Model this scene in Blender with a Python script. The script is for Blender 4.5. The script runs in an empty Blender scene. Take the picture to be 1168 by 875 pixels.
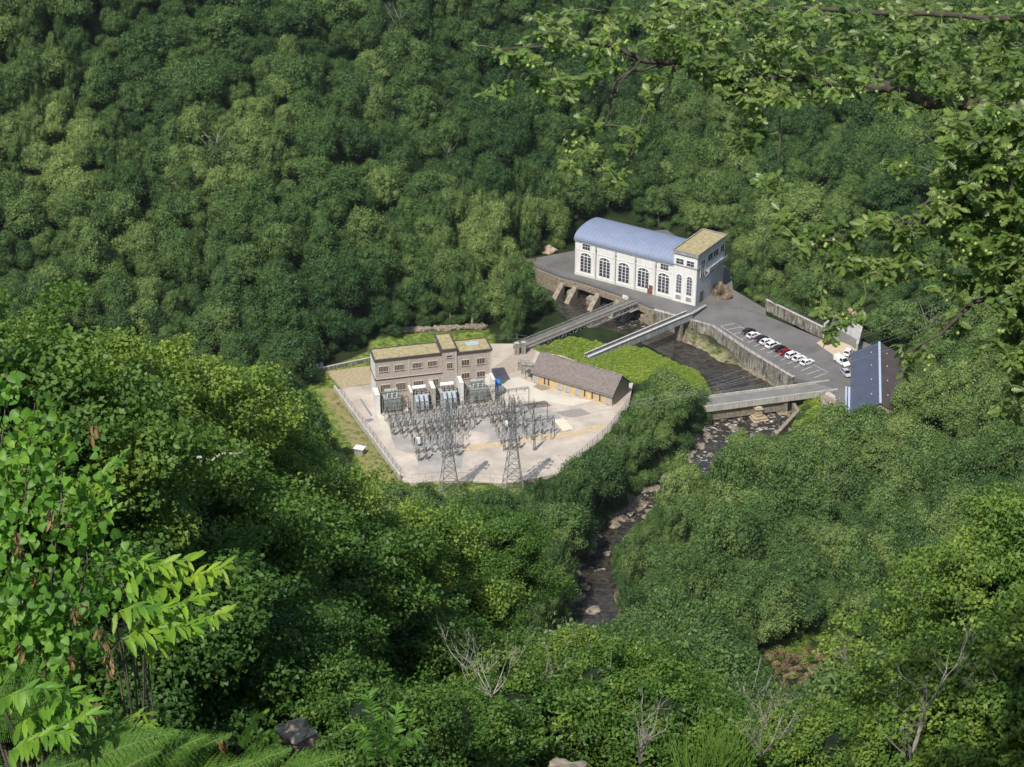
import bpy, math, random
import numpy as np
from mathutils import Vector, Matrix, noise as mnoise
R = math.radians
random.seed(7)
rng = np.random.default_rng(11)
scene = bpy.context.scene
col = scene.collection

# ------------------------------------------------------------------ camera frame (used to read real positions off the survey)
EYE = np.array([0.0, 0.0, 215.0]); PITCH = R(28.0); FL = 2000.0; CX, CY = 584.0, 437.5
FW = np.array([0, math.cos(PITCH), -math.sin(PITCH)]); UP = np.array([0, math.sin(PITCH), math.cos(PITCH)]); RT = np.array([1.0, 0, 0])
def ray(px, py):
    return FW + (px - CX) / FL * RT + (CY - py) / FL * UP
def G(px, py, z=0.0):
    d = ray(px, py); t = (z - EYE[2]) / d[2]; p = EYE + d * t
    return (float(p[0]), float(p[1]))
def P(px, py, dep):
    return EYE + ray(px, py) * dep
def G3(px, py, z=0.0):
    x, y = G(px, py, z); return Vector((x, y, z))
def proj(p):
    d = np.asarray(p, float) - EYE
    w = d @ FW
    return CX + FL * (d @ RT) / w, CY - FL * (d @ UP) / w, w

cam_d = bpy.data.cameras.new("camera"); cam = bpy.data.objects.new("camera", cam_d); col.objects.link(cam)
cam.location = EYE; cam.rotation_euler = (R(90) - PITCH, 0, 0)
cam_d.sensor_width = 36; cam_d.lens = 36 * FL / 1168; cam_d.clip_end = 6000; cam_d.clip_start = .2
scene.camera = cam

# ------------------------------------------------------------------ light
SUN_EL, SUN_AZ = R(54), R(208)          # azimuth clockwise from +Y: behind the camera, to its left
sd = Vector((math.sin(SUN_AZ) * math.cos(SUN_EL), math.cos(SUN_AZ) * math.cos(SUN_EL), math.sin(SUN_EL)))
sl = bpy.data.lights.new("sun", 'SUN'); sl.energy = 4.8; sl.angle = R(.53); sl.color = (1, .955, .88)
so = bpy.data.objects.new("sun", sl); col.objects.link(so); so.rotation_euler = sd.to_track_quat('Z', 'Y').to_euler()
w = bpy.data.worlds.new("World"); scene.world = w; w.use_nodes = True
nt = w.node_tree; bg = nt.nodes['Background']; sky = nt.nodes.new('ShaderNodeTexSky'); sky.sky_type = 'NISHITA'
sky.sun_disc = False; sky.sun_elevation = SUN_EL; sky.sun_rotation = SUN_AZ; sky.air_density = 1.2; sky.dust_density = 1.5
nt.links.new(sky.outputs[0], bg.inputs[0]); bg.inputs[1].default_value = .15
scene.view_settings.view_transform = 'Standard'; scene.view_settings.look = 'None'
scene.render.engine = 'CYCLES'; cy = scene.cycles
cy.max_bounces = 6; cy.diffuse_bounces = 3; cy.glossy_bounces = 2; cy.transmission_bounces = 3; cy.transparent_max_bounces = 6
cy.caustics_reflective = False; cy.caustics_refractive = False

# ------------------------------------------------------------------ tagging and objects
def tag(o, label=None, cat=None, group=None, kind=None):
    if label: o['label'] = label
    if cat: o['category'] = cat
    if group: o['group'] = group
    if kind: o['kind'] = kind
    return o
def empty(name, loc, rz=0, label=None, cat=None, group=None):
    o = bpy.data.objects.new(name, None); col.objects.link(o); o.location = loc; o.rotation_euler = (0, 0, rz)
    o.empty_display_size = .2
    return tag(o, label, cat, group)
def link(name, me, parent=None, loc=(0, 0, 0), rot=(0, 0, 0), scale=(1, 1, 1)):
    o = bpy.data.objects.new(name, me); col.objects.link(o); o.location = loc; o.rotation_euler = rot; o.scale = scale
    if parent: o.parent = parent
    return o
def copy_tree(o, parent=None):
    c = o.copy(); col.objects.link(c); c.parent = parent
    for ch in o.children: copy_tree(ch, c)
    return c

class MB:
    def __init__(s): s.v = []; s.f = []
    def add(s, vs, fs):
        n = len(s.v); s.v += [tuple(map(float, v)) for v in vs]; s.f += [tuple(i + n for i in f) for f in fs]; return s
    def box(s, x0, x1, y0, y1, z0, z1):
        return s.add([(x0,y0,z0),(x1,y0,z0),(x1,y1,z0),(x0,y1,z0),(x0,y0,z1),(x1,y0,z1),(x1,y1,z1),(x0,y1,z1)],
                     [(0,3,2,1),(4,5,6,7),(0,1,5,4),(1,2,6,5),(2,3,7,6),(3,0,4,7)])
    def prism(s, poly, z0, z1):
        n = len(poly)
        a = sum(poly[i][0]*poly[(i+1)%n][1]-poly[(i+1)%n][0]*poly[i][1] for i in range(n))
        if a < 0: poly = poly[::-1]
        f0 = z0 if callable(z0) else (lambda x, y: z0)
        vs = [(x, y, f0(x, y)) for x, y in poly] + [(x, y, z1) for x, y in poly]
        return s.add(vs, [tuple(range(n-1,-1,-1)), tuple(range(n, 2*n))] + [(i,(i+1)%n,n+(i+1)%n,n+i) for i in range(n)])
    def beam(s, p, q, w, h=None):
        h = h or w; p = Vector(p); q = Vector(q); d = (q-p).normalized()
        up = Vector((0,0,1)) if abs(d.z) < .95 else Vector((0,1,0))
        a = d.cross(up).normalized()*(w/2); b = a.cross(d).normalized()*(h/2)
        return s.add([p-a-b,p+a-b,p+a+b,p-a+b,q-a-b,q+a-b,q+a+b,q-a+b],
                     [(0,3,2,1),(4,5,6,7),(0,1,5,4),(1,2,6,5),(2,3,7,6),(3,0,4,7)])
    def tube(s, pts, rad, n=6):
        pts = [Vector(p) for p in pts]; rad = rad if hasattr(rad, '__len__') else [rad]*len(pts)
        vs = []; fs = []
        for i, p in enumerate(pts):
            d = (pts[min(i+1, len(pts)-1)] - pts[max(i-1, 0)])
            d = d.normalized() if d.length > 1e-9 else Vector((0,0,1))
            up = Vector((0,0,1)) if abs(d.z) < .9 else Vector((1,0,0))
            a = d.cross(up).normalized(); b = a.cross(d)
            for k in range(n):
                t = 2*math.pi*k/n; vs.append(p + (a*math.cos(t)+b*math.sin(t))*rad[i])
            if i:
                for k in range(n):
                    fs.append(((i-1)*n+k, (i-1)*n+(k+1)%n, i*n+(k+1)%n, i*n+k))
        fs.append(tuple(range(n-1,-1,-1))); fs.append(tuple((len(pts)-1)*n+k for k in range(n)))
        return s.add(vs, fs)
    def mesh(s, name, m, off=(0,0,0), smooth=False):
        me = bpy.data.meshes.new(name)
        me.from_pydata([(v[0]-off[0], v[1]-off[1], v[2]-off[2]) for v in s.v], [], s.f)
        if m: me.materials.append(m)
        if smooth: me.polygons.foreach_set('use_smooth', [True]*len(me.polygons))
        me.update(); return me
    def build(s, name, m, parent=None, off=(0,0,0), smooth=False, bevel=0, loc=(0,0,0)):
        o = link(name, s.mesh(name, m, off, smooth), parent, loc)
        if bevel:
            b = o.modifiers.new('bevel', 'BEVEL'); b.width = bevel; b.segments = 1; b.limit_method = 'ANGLE'
        return o

# ------------------------------------------------------------------ materials
MATS = {}
def mat(name, c, rough=.8, var=.25, scale=.6, metal=0, bump=0, c2=None, detail=4, streak=0, spec=.4, coord='Object'):
    m = bpy.data.materials.new(name); m.use_nodes = True; t = m.node_tree; b = t.nodes['Principled BSDF']
    L = t.links.new
    tc = t.nodes.new('ShaderNodeTexCoord'); nz = t.nodes.new('ShaderNodeTexNoise')
    nz.inputs['Scale'].default_value = scale; nz.inputs['Detail'].default_value = detail; nz.inputs['Roughness'].default_value = .62
    L(tc.outputs[coord], nz.inputs['Vector'])
    rp = t.nodes.new('ShaderNodeValToRGB'); L(nz.outputs['Fac'], rp.inputs[0])
    c2 = c2 or tuple(x*(1-var) for x in c); hi = tuple(min(1, x*(1+var*.45)) for x in c)
    rp.color_ramp.elements[0].position = .32; rp.color_ramp.elements[0].color = (*c2, 1)
    rp.color_ramp.elements[1].position = .68; rp.color_ramp.elements[1].color = (*hi, 1)
    out = rp.outputs[0]
    if streak:
        mp = t.nodes.new('ShaderNodeMapping'); mp.inputs['Scale'].default_value = (1, 1, .12); L(tc.outputs[coord], mp.inputs[0])
        n2 = t.nodes.new('ShaderNodeTexNoise'); n2.inputs['Scale'].default_value = 2.2; n2.inputs['Detail'].default_value = 5; L(mp.outputs[0], n2.inputs['Vector'])
        r2 = t.nodes.new('ShaderNodeValToRGB'); r2.color_ramp.elements[0].position = .42; r2.color_ramp.elements[1].position = .62
        k = 1-streak; r2.color_ramp.elements[0].color = (k, k*.97, k*.9, 1); r2.color_ramp.elements[1].color = (1,1,1,1); L(n2.outputs['Fac'], r2.inputs[0])
        mx = t.nodes.new('ShaderNodeMix'); mx.data_type = 'RGBA'; mx.blend_type = 'MULTIPLY'; mx.inputs[0].default_value = 1
        L(out, mx.inputs[6]); L(r2.outputs[0], mx.inputs[7]); out = mx.outputs[2]
    L(out, b.inputs['Base Color'])
    b.inputs['Roughness'].default_value = rough; b.inputs['Metallic'].default_value = metal; b.inputs['Specular IOR Level'].default_value = spec
    if bump:
        bp = t.nodes.new('ShaderNodeBump'); bp.inputs['Strength'].default_value = .8; bp.inputs['Distance'].default_value = bump
        L(nz.outputs['Fac'], bp.inputs['Height']); L(bp.outputs[0], b.inputs['Normal'])
    MATS[name] = m; return m

def leaf_mat(name, dark, mid, light, trans=.25, rough=.5, spec=.25, nscale=0, namp=.5):
    """dark..light picked by the object's own tone value, each leaf varied by the mesh's shade attribute"""
    m = bpy.data.materials.new(name); m.use_nodes = True; t = m.node_tree; b = t.nodes['Principled BSDF']; L = t.links.new
    a = t.nodes.new('ShaderNodeAttribute'); a.attribute_type = 'INSTANCER'; a.attribute_name = 'tone'
    rp = t.nodes.new('ShaderNodeValToRGB'); e = rp.color_ramp.elements
    e[0].position = 0; e[0].color = (*dark, 1); e[1].position = 1; e[1].color = (*light, 1)
    q = e.new(.5); q.color = (*mid, 1)
    if nscale:
        tc = t.nodes.new('ShaderNodeTexCoord'); nz = t.nodes.new('ShaderNodeTexNoise'); nz.inputs['Scale'].default_value = nscale; nz.inputs['Detail'].default_value = 2
        L(tc.outputs['Object'], nz.inputs['Vector']); ma = t.nodes.new('ShaderNodeMath'); ma.operation = 'MULTIPLY_ADD'; ma.inputs[1].default_value = namp*2; ma.inputs[2].default_value = -namp
        L(nz.outputs['Fac'], ma.inputs[0]); m2 = t.nodes.new('ShaderNodeMath'); m2.operation = 'ADD'; m2.use_clamp = True; L(ma.outputs[0], m2.inputs[0]); L(a.outputs['Fac'], m2.inputs[1]); L(m2.outputs[0], rp.inputs[0])
    else: L(a.outputs['Fac'], rp.inputs[0])
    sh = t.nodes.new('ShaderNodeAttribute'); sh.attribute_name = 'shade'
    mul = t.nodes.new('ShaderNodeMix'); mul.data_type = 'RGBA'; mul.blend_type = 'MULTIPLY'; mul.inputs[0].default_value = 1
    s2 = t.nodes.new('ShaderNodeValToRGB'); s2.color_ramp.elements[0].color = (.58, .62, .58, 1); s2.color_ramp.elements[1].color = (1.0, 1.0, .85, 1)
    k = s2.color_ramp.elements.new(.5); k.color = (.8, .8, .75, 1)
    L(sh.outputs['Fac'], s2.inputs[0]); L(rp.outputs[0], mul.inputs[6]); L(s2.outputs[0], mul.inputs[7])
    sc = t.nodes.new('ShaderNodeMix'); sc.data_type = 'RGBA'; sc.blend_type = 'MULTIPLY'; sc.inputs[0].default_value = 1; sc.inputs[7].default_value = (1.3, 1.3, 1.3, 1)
    L(mul.outputs[2], sc.inputs[6])
    L(sc.outputs[2], b.inputs['Base Color']); b.inputs['Roughness'].default_value = rough; b.inputs['Specular IOR Level'].default_value = spec
    tr = t.nodes.new('ShaderNodeBsdfTranslucent'); ty = t.nodes.new('ShaderNodeMix'); ty.data_type = 'RGBA'; ty.blend_type = 'MULTIPLY'; ty.inputs[0].default_value = 1
    ty.inputs[7].default_value = (1.25, 1.35, .5, 1); L(sc.outputs[2], ty.inputs[6]); L(ty.outputs[2], tr.inputs[0])
    ms = t.nodes.new('ShaderNodeMixShader'); ms.inputs[0].default_value = trans
    L(b.outputs[0], ms.inputs[1]); L(tr.outputs[0], ms.inputs[2]); L(ms.outputs[0], t.nodes['Material Output'].inputs[0])
    return m

M_white = mat('white_render', (.80,.80,.80), .7, .06, .25, streak=.07)
M_trim = mat('pale_trim', (.70,.70,.68), .7, .08, 1, streak=.06)
M_glass = mat('window_glass', (.055,.06,.075), .12, .4, .8, spec=.6)
M_glassgrey = mat('grey_panes', (.13,.14,.17), .2, .35, 1.2, spec=.5)
M_blueroof = mat('blue_metal_roof', (.225,.265,.365), .55, .10, .3, spec=.3)
M_bluerib = mat('blue_roof_seam', (.18,.215,.31), .5, .1, .3)
M_sedum = mat('sedum', (.37,.30,.165), .95, .5, .9, bump=.15, c2=(.24,.215,.11))
M_conc = mat('concrete', (.36,.34,.30), .85, .3, .5, streak=.22)
M_concl = mat('light_concrete', (.52,.50,.46), .85, .2, .5, streak=.22)
M_concw = mat('weathered_concrete', (.38,.355,.30), .85, .6, .6, streak=.6)
M_stone = mat('stone_wall', (.30,.25,.185), .9, .55, 1.6, bump=.1)
M_asph = mat('asphalt', (.16,.152,.146), .9, .35, .10, detail=10)
M_asph2 = mat('bridge_asphalt', (.20,.195,.185), .9, .2, .2)
M_mark = mat('road_paint', (.62,.62,.60), .7, .15, 2)
M_brick = mat('grey_brick', (.47,.41,.355), .9, .4, 2.6, c2=(.31,.265,.235), detail=8)
M_dark = mat('dark_trim', (.085,.07,.065), .8, .3, 1)
M_louvre = mat('brown_louvre', (.13,.085,.065), .7, .5, 4)
M_beige = mat('beige_frame', (.56,.50,.41), .8, .15, 1)
M_slate = mat('slate_roof', (.20,.17,.15), .85, .35, 1.8, c2=(.13,.11,.10), detail=8)
M_yellow = mat('yellow_render', (.62,.47,.24), .85, .12, .5, streak=.12)
M_tanw = mat('tan_gable', (.37,.31,.24), .9, .2, .8)
M_door = mat('grey_door', (.40,.42,.44), .7, .15, 1)
M_shed = mat('dark_blue_roof', (.085,.10,.145), .55, .12, .3, spec=.25)
M_shedr = mat('brown_grey_roof', (.095,.08,.078), .7, .2, .3)
M_ridge = mat('pale_ridge', (.42,.50,.60), .5, .1, 1)
M_galv = mat('galvanised_steel', (.23,.235,.23), .55, .25, 2, metal=.25)
M_steel = mat('dark_steel', (.16,.155,.15), .6, .3, 2, metal=.2)
M_trussw = mat('truss_paint', (.42,.41,.385), .75, .3, 2, streak=.2)
M_ins = mat('brown_porcelain', (.085,.045,.032), .3, .3, 3)
M_insg = mat('grey_porcelain', (.33,.34,.35), .35, .25, 3)
M_trafo = mat('transformer_paint', (.40,.46,.50), .55, .15, 1, streak=.15)
M_trafog = mat('transformer_green_grey', (.36,.41,.39), .55, .15, 1, streak=.2)
M_bluep = mat('bright_blue', (.01,.17,.62), .5, .1, 1)
M_whitep = mat('white_paint', (.80,.80,.79), .4, .05, 1, spec=.5)
M_duct = mat('duct_panel', (.42,.44,.46), .6, .2, .6, streak=.3)
M_duct2 = mat('duct_dark', (.17,.175,.185), .6, .2, 1)
M_rust = mat('rust', (.2,.085,.04), .9, .4, 3)
M_tyre = mat('tyre_rubber', (.02,.02,.02), .9, .2, 5)
M_cglass = mat('car_glass', (.012,.014,.018), .08, .1, 1, spec=.7)
M_lampw = mat('headlamp', (.7,.7,.68), .2, .05, 1)
M_lampr = mat('tail_lamp', (.4,.02,.015), .3, .05, 1)
M_rock = mat('river_stone', (.30,.25,.19), .85, .45, 1.1, bump=.2, c2=(.075,.062,.05), detail=9)
M_bark = mat('bark', (.10,.085,.065), .9, .5, 5, bump=.05)
M_barkl = mat('pale_bark', (.30,.285,.25), .9, .4, 8)
M_gravelp = mat('pale_gravel', (.50,.435,.365), .95, .32, .14, detail=12)
M_gravelg = mat('grey_gravel', (.36,.34,.31), .95, .35, .22, detail=12)
M_drive = mat('concrete_drive', (.57,.525,.43), .9, .18, .12, detail=10)
M_buff = mat('buff_path', (.52,.41,.26), .95, .2, 1.2)
M_square = mat('cream_slab', (.66,.60,.44), .9, .06, .5)
M_sand = mat('rough_sand', (.42,.34,.21), .95, .45, 1.8, bump=.1)
# ------------------------------------------------------------------ plan: polygons and lines of the valley floor (metres)
def PL(pts, z=0.0): return np.array([G(x, y, z) for x, y in pts])
def inside(poly, X, Y):
    X = np.asarray(X, float); Y = np.asarray(Y, float); r = np.zeros(X.shape, bool); n = len(poly); j = n-1
    for i in range(n):
        xi, yi = poly[i]; xj, yj = poly[j]
        c = ((yi > Y) != (yj > Y)) & (X < (xj-xi)*(Y-yi)/((yj-yi) + 1e-12) + xi)
        r ^= c; j = i
    return r
def dist_line(pts, X, Y, closed=False, vals=None):
    X = np.asarray(X, float); Y = np.asarray(Y, float); best = np.full(X.shape, 1e9); bv = np.zeros(X.shape); side = np.zeros(X.shape)
    n = len(pts)
    for i in range(n if closed else n-1):
        a = pts[i]; b = pts[(i+1) % n]; d = b-a; L2 = d@d + 1e-12
        t = np.clip(((X-a[0])*d[0]+(Y-a[1])*d[1])/L2, 0, 1)
        q = np.hypot(X-a[0]-t*d[0], Y-a[1]-t*d[1]); m = q < best
        best = np.where(m, q, best); side = np.where(m, np.sign(d[0]*(Y-a[1])-d[1]*(X-a[0])), side)
        if vals is not None: bv = np.where(m, vals[i]*(1-t)+vals[(i+1) % n]*t, bv)
    return best, bv, side
RZ = -5.0
riv_px = [(596,322,6),(640,338,9),(690,366,8.5),(740,384,6.3),(780,403,5.2),(825,429,6.3),(850,443,7.5),(866,462,10),(850,492,9.5),(812,522,5.6),(772,552,4.4),(735,578,3.7),
          (704,605,3.7),(678,642,3.6),(679,690,4.3),(668,735,5),(600,800,5),(520,850,5)]
RIV = np.array([G(x, y, RZ) for x, y, h in riv_px]); RIVW = [h for *_, h in riv_px]
yard_px = [(384,444),(424,438),(424,398),(560,392),(604,392),(614,401),(640,405),(722,437),(717,463),(693,495),(664,521),(640,539),(604,547),(573,551),(545,549),(500,548),(470,551),(457,546)]
YARD = PL(yard_px)
plat_px = [(611,306),(612,294),(655,286),(660,270),(760,262),(834,308),(836,330),(873,352),(874,360),(938,387),(953,374),(981,388),(1000,396),(1002,470),(962,472),(948,441),(905,431),(850,398),(812,372),(790,366),(746,354),(718,342),(665,324),(640,318)]
PLAT = PL(plat_px)
foot_px = [(-700,520),(-200,470),(200,430),(358,410),(420,392),(470,376),(553,368),(590,340),(596,300),(606,288),(652,272),(660,262),(760,254),(836,300),(838,326),(874,350),(876,356),(940,383),(953,370),(983,384),(1004,392),(1034,405),(1046,450),(1050,520),(1060,600),(1010,700)]
FOOT = np.vstack([PL(foot_px), [[85,240],[80,120],[90,-60],[-700,-60]]])
near_t = np.array([(-400,214),(-20,214),(0,213.3),(5,210.3),(10,205.6),(15,200.3),(20,195),(30,185.5),(50,167),(100,125),(150,87),(200,51),(250,19),(285,-1),(300,-8),(2000,-8)], float)
lawn_px = [(352,428),(424,398),(424,388),(470,378),(552,372),(566,386),(560,394),(424,436),(384,444)]
lawn2_px = [(345,432),(384,443),(457,546),(470,551),(500,548),(573,551),(600,548),(600,565),(560,572),(500,574),(470,576),(440,575),(395,540),(352,470)]
isle_px = [(592,400),(625,395),(650,384),(686,392),(735,398),(795,425),(814,449),(775,441),(742,440),(722,434),(640,405)]
bank_px = [(790,370),(905,432),(948,443),(965,472),(1000,474),(1010,500),(930,505),(912,496),(905,470),(880,445),(770,380)]
LAWN, LAWN2, ISLE, BANK = (PL(p) for p in (lawn_px, lawn2_px, isle_px, bank_px))
def smooth(t): t = np.clip(t, 0, 1); return t*t*(3-2*t)
def vnoise(X, Y, s, seed=0):
    """cheap value noise, vectorised"""
    x = X/s + seed*17.3; y = Y/s - seed*9.1; xi = np.floor(x); yi = np.floor(y); fx = smooth(x-xi); fy = smooth(y-yi)
    def h(a, b): v = np.sin(a*127.1+b*311.7+seed*74.7)*43758.5453; return v-np.floor(v)
    return (h(xi,yi)*(1-fx)+h(xi+1,yi)*fx)*(1-fy)+(h(xi,yi+1)*(1-fx)+h(xi+1,yi+1)*fx)*fy
def height(X, Y):
    X = np.asarray(X, float); Y = np.asarray(Y, float)
    dr, hw, side = dist_line(RIV, X, Y, vals=RIVW)
    hw = hw + 3.2*(vnoise(X, Y, 5, 9)-.55)
    dF, _, _ = dist_line(FOOT, X, Y, closed=True); out = ~inside(FOOT, X, Y)
    base = np.where(side > 0, -2.7, -.35)       # right bank lies lower than the yard bank
    base = np.where((side > 0) & (Y > 440), -.4, base)
    slope = .62 + .12*(vnoise(X, Y, 45, 3)-.5)
    d = np.where(out, dF, 0)
    hill = slope*d; hill = np.where(hill > 170, 170+(hill-170)*.25, hill)
    hill += np.where(d > 6, 5*(vnoise(X, Y, 28, 1)-.5)*smooth(d/30), 0)
    near = np.interp(Y, near_t[:,0], near_t[:,1]) + np.clip(-X-4, 0, 40)*.22*smooth((120-Y)/100) - np.clip(X-2, 0, 14)*.12*smooth((60-Y)/50)
    near += np.where(Y > 20, 3.0*(vnoise(X, Y, 22, 5)-.5), 0)
    z = base + hill*1.0
    z = np.maximum(z, near)
    z += .5*(vnoise(X, Y, 5, 2)-.5)
    bank = smooth((dr-hw)/5.0)
    ch = -6.3 + 1.5*smooth((dr-hw+1)/2.0)
    z = np.where(dr < hw+5, ch*(1-bank)+np.minimum(z, 20)*bank, z)
    ins = inside(YARD, X, Y) | inside(PLAT, X, Y)
    # the river passes below the platform edge; under the slabs the ground stays low
    z = np.where(ins, np.minimum(z, -1.2), z)
    return z
def hgt(x, y): return float(height(np.array([x]), np.array([y]))[0])
def T(px, py, tmax=900):
    """first point where the view ray meets the ground"""
    t = np.linspace(8, tmax, 3000); p = EYE[None]+ray(px, py)[None]*t[:, None]
    h = height(p[:,0], p[:,1]); k = np.argmax(p[:,2] < h); return Vector(p[k])

def axis(lo, hi, step, far_lo, far_hi):
    a = list(np.arange(lo, hi+.01, step)); s = step; x = lo; pre = []
    while x > far_lo: s *= 1.35; x -= s; pre.append(x)
    s = step; x = a[-1]; post = []
    while x < far_hi: s *= 1.35; x += s; post.append(x)
    return np.array(pre[::-1]+a+post)
gx = axis(-190, 190, 1.6, -2500, 2500); gy = axis(-10, 640, 1.6, -1200, 3500)
GX, GY = np.meshgrid(gx, gy); GZ = height(GX.ravel(), GY.ravel())
nx, ny = len(gx), len(gy)
me = bpy.data.meshes.new('ground')
I = np.arange(nx*ny).reshape(ny, nx)
quads = np.stack([I[:-1,:-1], I[:-1,1:], I[1:,1:], I[1:,:-1]], -1).reshape(-1, 4)
def np_mesh(name, V, F, mats, attrs=None, smooth_=False, fattrs=None):
    """V (n,3); F (m,k) faces of one size"""
    me = bpy.data.meshes.new(name); n = len(V); m, k = F.shape
    me.vertices.add(n); me.vertices.foreach_set('co', np.ascontiguousarray(V, dtype=np.float32).ravel())
    me.loops.add(m*k); me.loops.foreach_set('vertex_index', np.ascontiguousarray(F, dtype=np.int32).ravel())
    me.polygons.add(m); me.polygons.foreach_set('loop_start', np.arange(0, m*k, k, dtype=np.int32))
    for mt in mats: me.materials.append(mt)
    if smooth_: me.polygons.foreach_set('use_smooth', np.ones(m, bool))
    for an, av in (attrs or {}).items():
        at = me.attributes.new(an, 'FLOAT', 'POINT'); at.data.foreach_set('value', np.asarray(av, np.float32))
    for an, av in (fattrs or {}).items():
        at = me.attributes.new(an, 'FLOAT', 'FACE'); at.data.foreach_set('value', np.asarray(av, np.float32))
    me.update(calc_edges=True); me.validate(); return me
XR, YR = GX.ravel(), GY.ravel()
dr, hw, side = dist_line(RIV, XR, YR, vals=RIVW)
grass = (inside(LAWN, XR, YR) | inside(LAWN2, XR, YR) | inside(ISLE, XR, YR) | inside(BANK, XR, YR)).astype(float)
stony = np.clip(1-(dr-hw-1.0)/3.0, 0, 1)*(vnoise(XR, YR, 4, 4)*.8+.4)
dirtp = PL([(364,441),(382,443),(458,548),(420,545)])
dirt = inside(dirtp, XR, YR)*np.clip(.25+.9*vnoise(XR, YR, 5, 7), 0, 1)
gm = bpy.data.materials.new('ground'); gm.use_nodes = True; t = gm.node_tree; b = t.nodes['Principled BSDF']; b.inputs['Roughness'].default_value = .95; b.inputs['Specular IOR Level'].default_value = .1
def ramp2(nt, src, a, b_, p0=.35, p1=.65):
    r = nt.nodes.new('ShaderNodeValToRGB'); r.color_ramp.elements[0].position = p0; r.color_ramp.elements[1].position = p1
    r.color_ramp.elements[0].color = (*a, 1); r.color_ramp.elements[1].color = (*b_, 1); nt.links.new(src, r.inputs[0]); return r.outputs[0]
def noise_out(nt, scale, detail=5):
    tc = nt.nodes.new('ShaderNodeTexCoord'); n = nt.nodes.new('ShaderNodeTexNoise'); n.inputs['Scale'].default_value = scale; n.inputs['Detail'].default_value = detail
    nt.links.new(tc.outputs['Object'], n.inputs['Vector']); return n.outputs['Fac']
def mixc(nt, fac, a, b_):
    m = nt.nodes.new('ShaderNodeMix'); m.data_type = 'RGBA'; nt.links.new(fac, m.inputs[0]); nt.links.new(a, m.inputs[6]); nt.links.new(b_, m.inputs[7]); return m.outputs[2]
def attr_out(nt, name): a = nt.nodes.new('ShaderNodeAttribute'); a.attribute_name = name; return a.outputs['Fac']
c0 = ramp2(t, noise_out(t, .25), (.012,.022,.008), (.028,.040,.014))
c1 = ramp2(t, noise_out(t, .35, 8), (.12,.19,.04), (.24,.27,.07))
c2_ = ramp2(t, noise_out(t, 1.1, 8), (.10,.085,.06), (.30,.25,.18))
c3 = ramp2(t, noise_out(t, .5, 8), (.20,.155,.085), (.31,.24,.13))
o_ = mixc(t, attr_out(t, 'grass'), c0, c1); o_ = mixc(t, attr_out(t, 'dirt'), o_, c3); o_ = mixc(t, attr_out(t, 'stony'), o_, c2_)
t.links.new(o_, b.inputs['Base Color'])
me = np_mesh('ground', np.stack([XR, YR, GZ], 1), quads, [gm], {'grass': grass, 'stony': np.clip(stony,0,1), 'dirt': dirt}, True)
tag(link('ground', me), 'wooded valley floor and hillsides', None, None, 'structure')

# ------------------------------------------------------------------ river
pts = [];
for i in range(len(RIV)-1):
    for k in range(8):
        u = k/8; pts.append((*(RIV[i]*(1-u)+RIV[i+1]*u), RIVW[i]*(1-u)+RIVW[i+1]*u, i+u))
pts = np.array(pts); c = pts[:, :2].copy()
for _ in range(4): c[1:-1] = (c[:-2]+2*c[1:-1]+c[2:])/4
tn = np.gradient(c, axis=0); tn /= np.linalg.norm(tn, axis=1)[:, None]; nn = np.stack([-tn[:,1], tn[:,0]], 1)
NW = 13; V = []; A = []
for i in range(len(c)):
    for k in range(NW):
        s = (k/(NW-1)*2-1)*(pts[i,2]+2.6); V.append((*(c[i]+nn[i]*s), RZ))
        ii = pts[i,3]
        rap = .85 if 7.0 < ii < 8.6 else (.6 if 2.1 < ii < 3.0 else (.6 if 8.6 <= ii < 11.3 else (.12 if 3 < ii < 7 else (.4 if 11.3 <= ii < 12.4 else .02))))
        if 13.0 < ii < 13.25: rap = .9
        A.append(rap)
V = np.array(V); I = np.arange(len(c)*NW).reshape(len(c), NW)
F = np.stack([I[:-1,:-1], I[1:,:-1], I[1:,1:], I[:-1,1:]], -1).reshape(-1, 4)
wm = bpy.data.materials.new('river_water'); wm.use_nodes = True; t = wm.node_tree; b = t.nodes['Principled BSDF']
tc = t.nodes.new('ShaderNodeTexCoord'); nz = t.nodes.new('ShaderNodeTexNoise'); nz.inputs['Scale'].default_value = .6; nz.inputs['Detail'].default_value = 9; nz.inputs['Distortion'].default_value = 1.6
mp = t.nodes.new('ShaderNodeMapping'); mp.inputs['Rotation'].default_value = (0,0,R(-40)); mp.inputs['Scale'].default_value = (.7,1.1,1)
t.links.new(tc.outputs['Object'], mp.inputs[0]); t.links.new(mp.outputs[0], nz.inputs['Vector'])
ra = attr_out(t, 'rapid'); th = t.nodes.new('ShaderNodeMath'); th.operation = 'MULTIPLY_ADD'; th.inputs[1].default_value = .22; th.inputs[2].default_value = -.08; t.links.new(ra, th.inputs[0])
ad = t.nodes.new('ShaderNodeMath'); ad.operation = 'ADD'; t.links.new(nz.outputs['Fac'], ad.inputs[0]); t.links.new(th.outputs[0], ad.inputs[1])
mr = t.nodes.new('ShaderNodeMapRange'); mr.inputs[1].default_value = .655; mr.inputs[2].default_value = .76; t.links.new(ad.outputs[0], mr.inputs[0])
wc = ramp2(t, nz.outputs['Fac'], (.026,.023,.019), (.066,.058,.046), .4, .62)
fo = t.nodes.new('ShaderNodeRGB'); fo.outputs[0].default_value = (.55,.53,.50,1)
t.links.new(mixc(t, mr.outputs[0], wc, fo.outputs[0]), b.inputs['Base Color'])
rr = t.nodes.new('ShaderNodeMapRange'); rr.inputs[3].default_value = .12; rr.inputs[4].default_value = .8; t.links.new(mr.outputs[0], rr.inputs[0]); t.links.new(rr.outputs[0], b.inputs['Roughness'])
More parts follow.
